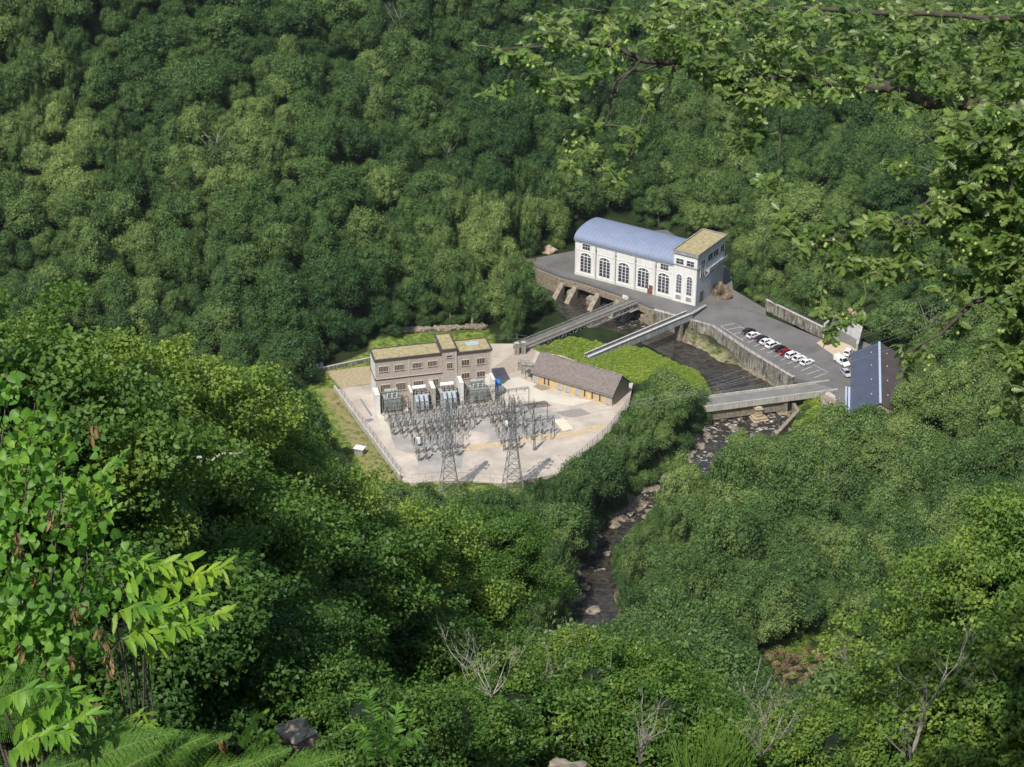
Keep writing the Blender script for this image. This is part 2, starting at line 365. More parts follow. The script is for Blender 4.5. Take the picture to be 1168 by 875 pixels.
n3 = t.nodes.new('ShaderNodeTexNoise'); n3.inputs['Scale'].default_value = 2.5; n3.inputs['Detail'].default_value = 4; t.links.new(tc.outputs['Object'], n3.inputs['Vector'])
bp = t.nodes.new('ShaderNodeBump'); bp.inputs['Strength'].default_value = .5; bp.inputs['Distance'].default_value = .15; t.links.new(n3.outputs['Fac'], bp.inputs['Height']); t.links.new(bp.outputs[0], b.inputs['Normal'])
tag(link('river_water', np_mesh('river_water', V, F, [wm], {'rapid': A}, True)), 'dark shallow river with white rapids', None, None, 'structure')

# ------------------------------------------------------------------ flat made ground: yard slab, platform and the sheets on them
LV = .008
def sheet(name, px, level, m, z=None, thick=None, label=None, z0=None):
    poly = [tuple(p) for p in PL(px)]
    z1 = 0 + LV*level
    mb = MB()
    if thick is None:
        n = len(poly); a = sum(poly[i][0]*poly[(i+1)%n][1]-poly[(i+1)%n][0]*poly[i][1] for i in range(n))
        if a < 0: poly = poly[::-1]
        mb.add([(x, y, z1) for x, y in poly], [tuple(range(n))])
    else: mb.prism(poly, z1-thick, z1)
    return tag(mb.build(name, m), label, None, None, 'structure')
sheet('yard_ground', yard_px, 0, M_gravelp, thick=2.5, label='pale gravelled substation yard')
sheet('platform_ground', plat_px, 0, M_asph, thick=1.1, label='grey asphalt road and car park')
def wobble(px, amp, seed, n=3):
    """subdivide a pixel polygon and roughen its edge"""
    rr = random.Random(seed); out = []
    for i in range(len(px)):
        a = px[i]; b_ = px[(i+1) % len(px)]
        for k in range(n):
            u = k/n; out.append((a[0]*(1-u)+b_[0]*u+rr.uniform(-amp, amp), a[1]*(1-u)+b_[1]*u+rr.uniform(-amp, amp)*.5))
    return out
sheet('rough_ground', wobble([(372,424),(423,417),(423,438),(388,443)], .8, 3), 2, M_sand, label='rough sandy bank beside the yard')
sheet('concrete_driveway', [(569,434),(592,430),(606,437),(628,449),(645,452),(676,457),(654,463),(622,458),(600,458),(580,460),(562,470),(540,474),(440,500),(434,486),(430,470),(562,449)], 1, M_drive, label='pale concrete driveway across the yard')
sheet('switchgear_gravel', wobble([(440,478),(545,462),(573,466),(596,462),(634,470),(652,492),(612,498),(560,506),(530,514),(526,534),(500,540),(478,532),(474,518),(452,512)], 1.2, 4), 2, M_gravelg, label='grey gravel bed under the switchgear')
sheet('gravel_oval', [(G_x, G_y) for G_x, G_y in [(537+22*math.cos(a), 500+8*math.sin(a)) for a in np.linspace(0, 2*math.pi, 22)[:-1]]], 3, M_gravelp, label='pale gravel oval')
sheet('buff_path', wobble([(528,508),(570,504),(610,497),(655,492),(688,483),(690,488),(656,498),(612,503),(572,510),(528,515)], .6, 5), 4, M_buff, label='buff path across the yard')
sheet('cream_slab', [(631,479),(643,477),(654,489),(642,492)], 5, M_square, label='cream square slab')
sheet('grey_pavement', [(597,461),(621,457),(629,463),(604,467)], 4, mat('pit_cover', (.20,.175,.145), .9, .4, 2), label='dark pit cover')
sheet('grey_pavement', [(607,473),(632,470),(638,481),(628,480)], 4, M_gravelg)
sheet('grey_pavement', [(633,470),(662,466),(674,472),(655,476),(643,475)], 4, mat('pit_grey', (.30,.275,.24), .9, .3, 2))
sheet('grey_pavement', [(608,441),(615,437),(629,443),(618,446)], 4, mat('kerb_brown', (.30,.235,.18), .9, .3, 2))
sheet('grey_pavement', [(410,455),(412,455),(425,474),(423,475)], 3, mat('drain_blue_grey', (.20,.20,.25), .9, .2, 2))
sheet('grey_pavement', [(416,479),(423,477),(427,479),(420,482)], 3, MATS['drain_blue_grey'])
sheet('road_surface', [(600,392),(612,401),(604,420),(590,424),(566,430),(562,420)], 1, mat('dusty_pink_ground', (.40,.33,.27), .95, .3, 1.5), label='dusty ground behind the store')
sheet('parking_sand', wobble([(931,391),(945,384),(970,394),(978,400),(968,408),(953,407)], .4, 6), 1, mat('parking_sand', (.52,.42,.28), .95, .15, .8), label='sandy parking corner')
# painted bays
mb = MB()
def paint(a, b_, w_=.14):
    a = G3(*a); b_ = G3(*b_); d = (b_-a).normalized(); n = Vector((-d.y, d.x, 0))*w_/2; z = Vector((0,0,LV*2))
    mb.add([a-n+z, b_-n+z, b_+n+z, a+n+z], [(0,1,2,3)])
paint((822,372),(838,369)); paint((822,372),(848,389)); paint((838,369),(860,381)); paint((829,376),(846,373)); paint((837,381),(853,377))
for k in range(12):
    x = 845+7.6*k; y = 387+4.0*k; paint((x,y),(x+13,y-5))
paint((838,369),(945,425), .12)
tag(mb.build('road_markings', M_mark), 'white painted parking bay lines', None, None, 'structure')
# ------------------------------------------------------------------ window meshes (facade at y=0, looking to -y), origin at sill centre
WC = {}
def window(root, x, z, w_, h_, kind='arch', y=0.0, rz=0.0, frame=None, pane=None, bars=(3, 4), name='window', label=None):
    key = (kind, round(w_,2), round(h_,2), frame.name if frame else '', pane.name if pane else '', bars)
    if key not in WC:
        fr = MB(); pn = MB(); hw_ = w_/2; d = -.14
        def arch_pts(hw_, rise, zb, n=10): return [(hw_*math.cos(a), zb+rise*math.sin(a)) for a in np.linspace(0, math.pi, n)]
        rise = w_*.28 if kind == 'arch' else (w_*.5 if kind == 'round' else 0)
        zs = h_-rise
        out = [(-hw_, 0), (hw_, 0)] + (arch_pts(hw_, rise, zs) if rise else [(hw_, h_), (-hw_, h_)])
        pn.add([(px_, -.03, pz_) for px_, pz_ in out], [tuple(range(len(out)))])
        # surround
        o2 = [(-hw_-.16, -.0), (hw_+.16, -.0)] + (arch_pts(hw_+.16, rise+.16, zs) if rise else [(hw_+.16, h_+.16), (-hw_-.16, h_+.16)])
        n = len(out); vs = [(a_, d, c_) for a_, c_ in out]+[(a_, d, c_) for a_, c_ in o2]+[(a_, .02, c_) for a_, c_ in out]+[(a_, .02, c_) for a_, c_ in o2]
        fs = []
        for i in range(n):
            j = (i+1) % n; fs += [(i, j, n+j, n+i), (2*n+i, i, j, 2*n+j)[::-1], (3*n+i, n+i, n+j, 3*n+j)]
        fr.add(vs, fs)
        if bars[0]:
            bw = .22 if kind == 'arch' else .07
            for k in range(1, bars[0]):
                bx_ = -hw_+w_*k/bars[0]; fr.box(bx_-bw/2, bx_+bw/2, -.10, -.035, 0, h_-(rise*.35 if rise else 0))
            for k in range(1, bars[1]):
                bz_ = h_*k/bars[1]; fr.box(-hw_, hw_, -.085, -.036, bz_-.035, bz_+.035)
            if kind == 'arch': fr.box(-hw_, hw_, -.11, -.037, zs-.14, zs+.10)
        if kind == 'sill' or kind == 'rect': fr.box(-hw_-.25, hw_+.25, -.22, .02, -.16, 0)
        WC[key] = (fr.mesh(name, frame), pn.mesh('pane', pane))
    f, p = WC[key]
    o = link(name, f, root, (x, y, z), (0, 0, rz)); link('pane', p, o)
    if label: o['label'] = label
    return o

# ------------------------------------------------------------------ white power hall
A = G3(655.7, 312.4); B = G3(793.1, 348.8); ang = math.atan2(B.y-A.y, B.x-A.x); Lh = (B-A).length
D = 15.0
hall = empty('power_hall', A, ang, 'long white hydroelectric hall with arched windows and vaulted blue roof above the river', 'power station')
U0 = Lh*.815
mb = MB(); mb.box(0, U0, 0, D, -4.5, 11.0)
mb.build('wall', M_white, hall)
mb = MB()
for f_ in (0.0, .163, .328, .493, .658, .812):      # pilasters, with a plinth and two string courses
    mb.box(Lh*f_+.02, Lh*f_+.34, -.12, -.002, 0, 10.72)
mb.box(-.06, U0, -.10, -.003, 0.0, .9); mb.box(-.16, U0-.02, -.32, -.004, 10.75, 11.12)
mb.box(0, U0, -.09, -.005, 8.05, 8.25)
mb.box(-.17, -.002, -.3, D, 10.75, 11.12)
mb.build('cornice', M_trim, hall)
mb = MB(); mb.tube([(.3, -.2, .3), (.3, -.2, 10.7)], .08, 5); mb.box(.12, .48, -.34, -.13, 9.0, 9.35); dpm = mb.mesh('drainpipe', M_duct2)
for f_ in (.172, .337, .502, .667): link('drainpipe', dpm, hall, (Lh*f_, 0, 0))
# vault
mb = MB(); n = 20; prof = []
for k in range(n+1):
    a_ = math.pi*k/n; prof.append((D/2-(D/2+.35)*math.cos(a_), 11.13+3.1*math.sin(a_)**.8))
vs = [(x_, y_, z_) for x_ in (-.3, U0) for y_, z_ in prof]; m_ = n+1
mb.add(vs, [(k, k+1, m_+k+1, m_+k) for k in range(n)]+[tuple(range(m_))[::-1], tuple(range(m_, 2*m_)), (0, m_, 2*m_-1, m_-1)])
roof = mb.build('roof', M_blueroof, hall)
mb = MB()
for q in np.arange(.3, U0-.5, 1.35):
    for k in range(n):
        (y0, z0), (y1, z1) = prof[k], prof[k+1]; mb.beam((q, y0, z0+.01), (q, y1, z1+.01), .09, .05)
mb.build('roof_seam', M_bluerib, roof)
mb = MB(); mb.box(-.35, U0, -.52, -.33, 11.13, 11.33); mb.build('gutter', M_bluerib, hall)
for k, f_ in enumerate((.092, .252, .412, .574, .739)):
    window(hall, Lh*f_, 1.6, 3.5, 5.9, 'arch', frame=M_whitep, pane=M_glass, bars=(3, 6))
for f_ in (.092, .739): window(hall, Lh*f_+.1, 8.8, 2.5, 1.6, 'flat', frame=M_whitep, pane=M_glass, bars=(3, 2), name='upper_window')
mb = MB(); mb.box(-.85, .85, -.12, -.02, 0, 2.7); dr_ = mb.build('door', M_rust, hall, loc=(Lh*.632, 0, 0))
mb = MB(); mb.box(.45, .6, -.2, -.12, 1.1, 1.3); mb.build('handle', M_duct, dr_)
# end tower
TW0 = U0+.02; TH = 15.0; D2 = 17.0
mb = MB(); mb.box(TW0, Lh, -.25, D2, -4.5, TH); tower = mb.build('tower_wall', M_white, hall)
mb = MB(); mb.box(TW0-.3, Lh+.45, -.7, D2+.4, TH+.01, TH+.45)
mb.box(TW0-.1, Lh+.2, -.45, -.252, 11.3, 11.6)
mb.box(Lh+.002, Lh+.22, 0, D2, 11.3, 11.6)
mb.build('tower_cornice', M_duct, hall)
mb = MB()
for (x0,x1,y0,y1) in ((TW0-.3, Lh+.45, -.7, -.4), (TW0-.3, Lh+.45, D2+.1, D2+.4), (TW0-.3, TW0, -.4, D2+.1), (Lh+.15, Lh+.45, -.4, D2+.1)): mb.box(x0, x1, y0, y1, TH+.46, TH+1.0)
mb.build('parapet', M_conc, hall)
mb = MB(); mb.box(TW0+.01, Lh+.14, -.39, D2+.09, TH+.46, TH+.62); mb.build('sedum_roof', M_sedum, hall)
for q in (.27, .72):
    window(hall, TW0+(Lh-TW0)*q, 3.0, 1.6, 5.6, 'round', y=-.25, frame=M_whitep, pane=M_glassgrey, bars=(2, 6), name='tall_window')
    window(hall, TW0+(Lh-TW0)*q, 1.0, 1.6, 1.1, 'flat', y=-.25, frame=M_trim, pane=M_duct, bars=(0, 0), name='vent')
    window(hall, TW0+(Lh-TW0)*q, 11.9, 2.3, 1.5, 'flat', y=-.25, frame=M_whitep, pane=M_glass, bars=(2, 2), name='upper_window')
# side facade (faces +x)
mb = MB(); mb.box(Lh+.001, Lh+.10, -.1, D2-.2, 0, TH-.02); mb.build('side_panel', mat('shaded_panel', (.60,.64,.70), .8, .1, 1, streak=.15), hall)  # thin blue-grey sheet; the side wall's shade is put into its colour
for yy, w_ in ((7.5, 3.0), (11, 3.0), (15, 2.2)):
    window(hall, Lh+.1, 11.7, w_, 1.8, 'flat', y=yy, rz=R(90), frame=M_trim, pane=M_glass, bars=(2, 1), name='side_window')
window(hall, Lh+.1, 8.0, 2.4, 5.0, 'flat', y=3.2, rz=R(90), frame=M_trim, pane=M_glassgrey, bars=(2, 4), name='side_window')
mb = MB(); mb.box(Lh+.11, Lh+1.5, 4.8, D2-1, 9.0, 9.25); mb.box(Lh+1.4, Lh+1.5, 4.8, D2-1, 9.26, 10.2)
for yy in (4.9, 8.5, 12, 15.6): mb.beam((Lh+1.4, yy, 9.0), (Lh+.12, yy, 7.2), .25)
mb.build('balcony', M_duct, hall)
mb = MB(); mb.box(Lh+.12, Lh+.2, 2.0, 4.2, 0, 3.4); mb.build('side_door', M_duct2, hall)
# rock outcrop beside the hall
def rock_mesh(name, seed, rad=1, sub=3, sq=(1,1,.7), amp=.35, m=None):
    import bmesh
    bm = bmesh.new(); bmesh.ops.create_icosphere(bm, subdivisions=sub, radius=1)
    for v in bm.verts:
        p = v.co*1.3+Vector((seed*7.1, seed*3.3, 0)); k = 1+amp*(mnoise.noise(p)*1.3+.5*mnoise.noise(p*2.7))
        c_ = v.co*k
        cell = mnoise.voronoi(p*1.1)[0][0]; c_ *= (1-amp*.4*cell)
        v.co = Vector((c_.x*sq[0], c_.y*sq[1], c_.z*sq[2]))*rad
    me = bpy.data.meshes.new(name); bm.to_mesh(me); bm.free(); me.materials.append(m or M_rock); return me
M_cliff = mat('cliff_rock', (.29,.21,.14), .9, .5, .5, bump=.3, c2=(.07,.06,.04), detail=9, streak=.35)
M_cliffp = mat('pinkish_rock', (.40,.29,.22), .9, .45, .4, bump=.3, c2=(.2,.14,.10), detail=8)
def outcrop(px, py, w_, h_, dpt, lab, seed, m=M_cliff, z=None, rz=0):
    p = T(px, py) if z is None else G3(px, py, z)
    o = link('rock_outcrop', rock_mesh('rock_outcrop', seed, 1, 4, (w_, dpt, h_), .5, m), None, p, (0, 0, rz)); tag(o, lab, 'rock'); return o
outcrop(823, 338, 3.0, 4.0, 3.2, 'brown rock outcrop at the foot of the hall tower', 3, z=0)
outcrop(872, 306, 2.2, 8, 2.5, 'narrow strip of bare brown rock on the slope above the car park', 5)
outcrop(929, 283, 5, 3.5, 3, 'bare pinkish rock patch among bushes below the oak branches', 6, M_cliffp)
outcrop(968, 362, 3.6, 2.4, 2.5, 'pinkish rock patch just above the white pen walls', 8, M_cliffp)
outcrop(982, 332, 3.0, 2.6, 2.0, 'grey rock face on the slope, highest above the pen walls', 9, M_concw)
outcrop(622, 287, 3.0, 2.2, 2.0, 'light tan rock face left of the power hall', 10, mat('tan_rock', (.42,.33,.24), .9, .3, .6, bump=.2))
outcrop(608, 244, 3.2, 1.2, 2, 'small pale bare patch in the forest above the tan rock face', 12, MATS['tan_rock'])

# ------------------------------------------------------------------ walls and railings
def wall_line(name, px, z0, z1, th, m, label, cat='wall', coping=None, zs=None, zlev=0):
    root = empty(name, G3(*px[0], zlev), 0, label, cat); off = root.location
    mb = MB(); cp = MB()
    q = [G3(x_, y_, zlev) for x_, y_ in px]
    for i, (a_, b_) in enumerate(zip(q[:-1], q[1:])):
        mb.beam((a_.x, a_.y, (z0+z1)/2), (b_.x, b_.y, (z0+z1)/2), th, z1-z0)
        cp.beam((a_.x, a_.y, z1+.09), (b_.x, b_.y, z1+.09), th+.14, .16)
    mb.build('masonry', m, root, off)
    cp.build('coping', coping or M_concl, root, off); return root
def railing(name, px, h_, step, m, label, z=0.0, rails=3, pr=.05, infill=0, cat='railing', zlev=None, group=None):
    zl = z if zlev is None else zlev
    q = [Vector((*G(x_, y_, zl), z)) for x_, y_ in px]
    return railing_w(name, q, h_, step, m, label, rails, pr, infill, cat, group)
def railing_w(name, q, h_, step, m, label, rails=3, pr=.05, infill=0, cat='railing', group=None):
    root = empty(name, q[0], 0, label, cat, group); off = root.location
    rl = MB(); posts = []
    for a_, b_ in zip(q[:-1], q[1:]):
        d = b_-a_; n = max(1, round(d.length/step))
        for k in range(n): posts.append(a_+d*k/n)
        for r_ in range(rails):
            zz = Vector((0,0,h_*(r_+1)/rails-.03)); rl.beam(a_+zz, b_+zz, pr*.9)
        if infill:
            nb = int(d.length/infill)
            for k in range(nb): p_ = a_+d*k/nb; rl.beam(p_+Vector((0,0,.05)), p_+Vector((0,0,h_-.05)), pr*.45)
    posts.append(q[-1])
    rl.build('rail', m, root, off)
    pm = MB(); pm.beam((0,0,-.1), (0,0,h_+.05), pr*1.3, pr*1.3); me_ = pm.mesh('post', m)
    if len(posts) > 100: posts = posts[::2]
    for p_ in posts[:100]: link('post', me_, root, p_-off)
    return root
wall_line('retaining_wall', [(746,354.5),(790,366.5),(812,372.5),(850,398.5),(905,431.5)], -4.9, .35, .8, M_concw, 'long stained retaining wall between the car park and the river', 'wall')
wall_line('concrete_wall', [(873,353),(938,385)], -.2, 3.1, .6, M_concw, 'weathered concrete wall along the upper edge of the car park')
wall_line('pen_wall', [(939,385),(954,373.5),(981,388.5)], -.2, 4.0, .5, mat('clean_wall', (.60,.61,.62), .8, .15, .5, streak=.2), 'tall pale concrete wall wrapped around the sandy parking corner')
wall_line('pen_wall', [(981,389),(976,409)], -.2, 4.2, .5, M_concl, 'short pale concrete wall beside the blue roofed shed')
wall_line('yard_wall', [(381.5,444),(457,547)], -.5, 1.0, .35, M_concl, 'low straight concrete wall along the left side of the yard')
wall_line('kerb_wall', [(357,425),(423,411)], -.3, .8, .4, M_concw, 'low grey wall running to the back of the substation block')
wall_line('yard_wall', [(640,539.5),(664,521.5),(693,495.5),(717,463.5)], -2.5, .25, .4, M_concw, 'curved low retaining wall at the river corner of the yard', coping=M_conc)
wall_line('quay_wall', [(885,497),(910,470),(905,462)], -6, -2.6, .8, M_stone, 'curved stone bank wall below the road bridge', zlev=-3, coping=M_stone)
railing('promenade_railing', [(611,305.5),(640,317),(665,323.5),(718,341.5),(746,353.5)], 1.3, 2.2, M_galv, 'long grey railing in front of the power hall', infill=.35, rails=2, pr=.15)
railing('car_park_railing', [(750,356),(790,367.5),(811,373.5),(849,399.5),(903,431)], 1.1, 2.5, M_galv, 'thin railing along the river edge of the car park', z=.52, zlev=0, rails=2, pr=.07)
railing('mesh_fence', [(457,547),(470,550.5),(500,547.5),(545,548.5),(573,550.5),(604,546.5),(639,539)], 2.2, 2.6, M_galv, 'wire mesh fence along the near edge of the gravel yard', rails=2, pr=.035, infill=1.3, cat='fence')
railing('mesh_fence', [(640,539),(664,520.5),(693,494.5),(717,463)], 1.9, 2.4, M_galv, 'wire mesh fence on the curved corner of the yard toward the river', z=.35, zlev=0, rails=3, pr=.07, infill=1.2, cat='fence')
railing('mesh_fence', [(562,391),(590,390),(604,392)], 2.2, 2.4, M_galv, 'wire mesh fence between the substation block and the footbridge', rails=2, pr=.04, infill=1.2, cat='fence')
railing('mesh_fence', [(614,401),(640,404)], 2.2, 2.4, M_galv, 'short wire mesh fence behind the slate roofed store', rails=2, pr=.04, infill=1.2, cat='fence')
railing('mesh_fence', [(382,444),(457,546.5)], 1.9, 2.8, M_galv, 'wire mesh fence standing on the left wall of the yard', z=1.15, zlev=0, rails=2, pr=.05, infill=1.4, cat='fence')
railing('mesh_fence', [(831,352),(845,353),(873,362)], 1.8, 2.6, M_galv, 'wire mesh fence between the hall tower and the concrete wall', rails=2, pr=.04, infill=1.2, cat='fence')
railing('wall_top_fence', [(874,353),(938,385)], 1.4, 2.6, M_galv, 'wire fence on top of the weathered concrete wall', z=3.27, zlev=0, rails=2, pr=.05, infill=1.2, cat='fence')
railing('mesh_fence', [(480,383),(530,378),(548,377)], 2.2, 3, M_galv, 'wire mesh fence on the lawn behind the substation block', z=-.3, zlev=0, rails=3, pr=.04, infill=1.4, cat='fence')
# gate pillars beside the footbridge
for k, (x_, y_) in enumerate([(589.5,404.5),(597,403.5)]):
    mb = MB(); mb.box(-.55, .55, -.45, .45, 0, 3.4); o = mb.build('gate_pillar', M_conc, loc=G3(x_, y_)); o.rotation_euler.z = R(14)
    mb = MB(); mb.box(-.65, .65, -.55, .55, 3.41, 3.6); mb.build('cap', M_concl, o)
    tag(o, ['dark concrete gate pillar at the left foot of the footbridge', 'dark concrete gate pillar nearer the slate roofed store'][k], 'pillar')
# stones of the rubble wall behind the lawn
rm = [rock_mesh('stone', s_, 1, 2, (1,1,.7), .4, M_stone) for s_ in (21, 22, 23)]
root = empty('rubble_wall', G3(470, 378.5), 0, 'rough rubble stone wall at the forest edge behind the lawn', 'wall')
mb = MB(); rr = random.Random(5)
for i in range(90):
    u = rr.random(); x_, y_ = 462+90*u, 378.5-4.5*u + rr.uniform(-1.2, .8); q = G3(x_, y_, -.2); me_ = rm[i % 3]; s_ = rr.uniform(.5, 1.0)
    mb.add([(v.co.x*s_*1.3+q.x, v.co.y*s_+q.y, v.co.z*s_+q.z+rr.random()*.9) for v in me_.vertices], [tuple(p_.vertices) for p_ in me_.polygons])
mb.build('masonry', M_stone, root, root.location)

# ------------------------------------------------------------------ weir piers and sluice openings below the platform edge
edge = [G3(611,306), G3(640,318), G3(718,342), G3(746,354)]
wr = empty('sluice_wall', G3(640, 318), 0, 'stone wall with dark sluice openings under the hall platform', 'dam wall')
off = wr.location
mb = MB(); dk = MB()
def along(u):       # u in px x from 611 to 746
    x_ = u; seg = [(611,306),(640,318),(665,324),(718,342),(746,354)]
    for (xa,ya),(xb,yb) in zip(seg[:-1], seg[1:]):
        if xa <= x_ <= xb: return G3(x_, ya+(yb-ya)*(x_-xa)/(xb-xa))
fr_dir = (G3(718,342)-G3(640,318)).normalized(); outn = Vector((fr_dir.y, -fr_dir.x, 0))
for a_, b_ in ((611,640),(640,665),(665,718),(718,746)):
    p_, q_ = along(a_), along(b_); mb.beam(p_+Vector((0,0,-.95)), q_+Vector((0,0,-.95)), .7, 1.8)
for a_, b_ in ((611,640),(718,723),(736,746)):
    p_, q_ = along(a_), along(b_); mb.beam(p_+Vector((0,0,-3.9)), q_+Vector((0,0,-3.9)), .6, 4.0)
for a_, b_ in ((640,718),(722,737)):
    p_, q_ = along(a_)-outn*2.2, along(b_)-outn*2.2; dk.beam(p_+Vector((0,0,-3.6)), q_+Vector((0,0,-3.6)), .4, 3.6)
mb.build('masonry', M_stone, wr, off); dk.build('sluice_dark', mat('dark_opening', (.02,.016,.015), .9, .3, 1), wr, off)  # near-black backing paints the dark inside the sluice openings
bt = MB()                                            # sloping buttress, a wedge in local (out, along, z)
bt.add([(0,-.8,0),(5.2,-.8,-4.6),(0,-.8,-4.6),(0,.8,0),(5.2,.8,-4.6),(0,.8,-4.6)], [(0,1,2),(3,5,4),(0,3,4,1),(1,4,5,2),(2,5,3,0)])
bme = bt.mesh('buttress', mat('tan_concrete', (.36,.31,.24), .9, .4, .8, streak=.35))
for u in (642, 657, 683, 706, 720):
    o = link('buttress', bme, wr, along(u)+Vector((0,0,-.9))-off+outn*.2, (0, 0, math.atan2(outn.y, outn.x)))
for x_, y_, w_, l_, lab in ((655,338,3.0,4.2,'square stone pier standing in the tailrace pool below the hall'), (676,346,3.0,3.2,'smaller stone pier half hidden by the footbridge'), (738,366,3.2,3.0,'low stone pier at the right bank below the hall')):
    mb = MB(); mb.box(-w_/2, w_/2, -l_/2, l_/2, -1.5, 2.0); o = mb.build('river_pier', M_stone, loc=G3(x_, y_, RZ), bevel=.25); o.rotation_euler.z = ang
    mb = MB(); mb.box(-w_/2+.15, w_/2-.15, -l_/2+.15, l_/2-.15, 2.01, 2.14); mb.build('cap', M_conc, o); tag(o, lab, 'pier')

# ------------------------------------------------------------------ truss footbridge
def bridge_frame(pa, pb, za, zb):
    a_ = Vector((*G(*pa, za), za)); b_ = Vector((*G(*pb, zb), zb)); d = b_-a_; return a_, b_, d, math.atan2(d.y, d.x), d.length
a_, b_, d, an, Lb = bridge_frame((590,398), (722,344), .6, .6)
fb = empty('truss_footbridge', a_, an, 'pale steel truss footbridge slanting across the river to the power hall', 'footbridge')
W2 = 1.5
mb = MB(); mb.box(0, Lb, -W2, W2, -.15, 0); mb.build('deck', mat('footbridge_deck', (.15,.145,.135), .9, .3, 1), fb)
for s_ in (-1, 1):
    mb = MB(); n = 16; y_ = s_*(W2+.12)
    mb.beam((0, y_, .1), (Lb, y_, .1), .26, .4); mb.beam((0, y_, -1.5), (Lb, y_, -1.5), .22, .28)
    for k in range(n):
        x0, x1 = Lb*k/n, Lb*(k+1)/n
        mb.beam((x0, y_, -1.5), (x0, y_, .1), .16); mb.beam((x0, y_, -1.5) if k % 2 else (x0, y_, .0), (x1, y_, 0) if k % 2 else (x1, y_, -1.5), .14)
    mb.beam((Lb, y_, -1.5), (Lb, y_, .1), .16)
    mb.build('truss', M_trussw, fb)
    mb = MB(); mb.beam((0, y_, 1.15), (Lb, y_, 1.15), .12); mb.beam((0, y_, .65), (Lb, y_, .65), .07)
    for k in range(25): mb.beam((Lb*k/24, y_, .3), (Lb*k/24, y_, 1.15), .08)
    mb.build('handrail', M_trussw, fb)
mb = MB(); mb.tube([(.3,-.55,.35),(Lb,-.55,.35)], .18, 6); mb.tube([(.3,.1,.3),(Lb,.1,.3)], .13, 6); mb.build('pipe', M_conc, fb)
for f_ in (.27, .56):
    mb = MB(); mb.box(Lb*f_-.7, Lb*f_+.7, -1.6, 1.6, -6.4, -4.4); mb.box(Lb*f_-.18, Lb*f_+.18, -1.3, -1.0, -4.39, -1.65); mb.box(Lb*f_-.18, Lb*f_+.18, 1.0, 1.3, -4.39, -1.65); mb.build('pier', M_concl, fb)
mb = MB(); mb.box(Lb*.93, Lb*1.01, -2.2, 2.2, -1.68, -1.66-.1); mb.build('bearing', M_conc, fb)

# ------------------------------------------------------------------ covered cable duct across the river
a_, b_, d, an, Lb = bridge_frame((670,409), (786,360), .3, 1.2)
cd_ = empty('duct_bridge', a_, an, 'straight grey panelled duct bridge between the footbridge and the road bridge', 'pipe bridge')
sl_ = .9/Lb
def ramped(mb, x0, x1, y0, y1, z0, z1): mb.add([(x0,y0,z0+sl_*x0),(x1,y0,z0+sl_*x1),(x1,y1,z0+sl_*x1),(x0,y1,z0+sl_*x0),(x0,y0,z1+sl_*x0),(x1,y0,z1+sl_*x1),(x1,y1,z1+sl_*x1),(x0,y1,z1+sl_*x0)], [(0,3,2,1),(4,5,6,7),(0,1,5,4),(1,2,6,5),(2,3,7,6),(3,0,4,7)])
mb = MB(); ramped(mb, 0, Lb, -1.1, -1.0, -1.0, 1.0); ramped(mb, 0, Lb, 1.0, 1.1, -1.0, 1.0); ramped(mb, 0, Lb, -1.0, 1.0, -1.0, -.85)
mb.build('side_panel', M_duct, cd_)
mb = MB(); ramped(mb, 0, Lb, -.99, .99, .25, .35); mb.build('cover', M_duct2, cd_)
mb = MB(); ramped(mb, -.2, Lb, -1.25, -.85, 1.01, 1.16); ramped(mb, -.2, Lb, .85, 1.25, 1.01, 1.16)
for k in range(1, 14): ramped(mb, Lb*k/14, Lb*k/14+.12, -1.16, -1.11, -.98, .98)
mb.build('edge_beam', M_concl, cd_)
mb = MB(); ramped(mb, .2, Lb, -.3, .1, .36, .62); mb.build('pipe', M_whitep, cd_)
mb = MB(); mb.box(Lb*.90-.5, Lb*.90+.5, -1.2, 1.2, -6, -.98+sl_*Lb*.9-.3); mb.build('pier', M_stone, cd_)
mb = MB(); mb.box(-.6, .9, -1.5, 1.5, -3, -1.02); mb.build('pier', M_stone, cd_)
mb = MB(); mb.beam(Vector((Lb+.3, 0, 1.05)), Vector((Lb+9, 2.6, .25)), .9, .3); mb.beam(Vector((Lb+9, 2.6, .4)), Vector((Lb+9.2, 2.7, -.8)), .7, .5); mb.build('end_section', M_duct, cd_)

# ------------------------------------------------------------------ concrete road bridge
a_, b_, d, an, Lb = bridge_frame((790,461), (951,439.5), -.1, .0)
rb = empty('road_bridge', a_, an, 'flat grey concrete road bridge over the river beside the car park', 'bridge')
mb = MB(); mb.box(0, Lb, -2.4, 2.4, -.9, 0); mb.build('deck', M_conc, rb)
mb = MB(); mb.add([(0,-2.0,.012),(Lb+3,-2.0,.012),(Lb+3,2.0,.012),(0,2.0,.012)], [(0,1,2,3)]); mb.build('roadway', M_asph2, rb)
mb = MB(); mb.box(0, Lb, -2.75, -2.41, -1.3, .42); mb.box(0, Lb, 2.41, 2.75, -1.3, .42); mb.build('parapet', M_concl, rb)
mb = MB(); mb.box(2, Lb*.62, -2.0, -1.6, -4.3, -.92); mb.box(2, Lb*.62, 1.6, 2.0, -4.3, -.92); mb.box(Lb*.62, Lb*.62+1.2, -2.3, 2.3, -6.2, -.92); mb.box(-1, 2, -2.6, 2.6, -6, -.92); mb.build('pier', M_stone, rb)
railing_w('bridge_railing', [a_+Vector((math.cos(an)*.0-math.sin(an)*2.58, math.cos(an)*2.58, .45)), b_+Vector((-math.sin(an)*2.58, math.cos(an)*2.58, .45))], .9, 2, M_galv, 'thin railing on the far side of the road bridge', 2, .06)
mb = MB(); q = G3(936, 446, 0)
ab = empty('bridge_abutment', G3(958, 452, 0), 0, 'pale stone abutment wall at the right end of the road bridge', 'wall')
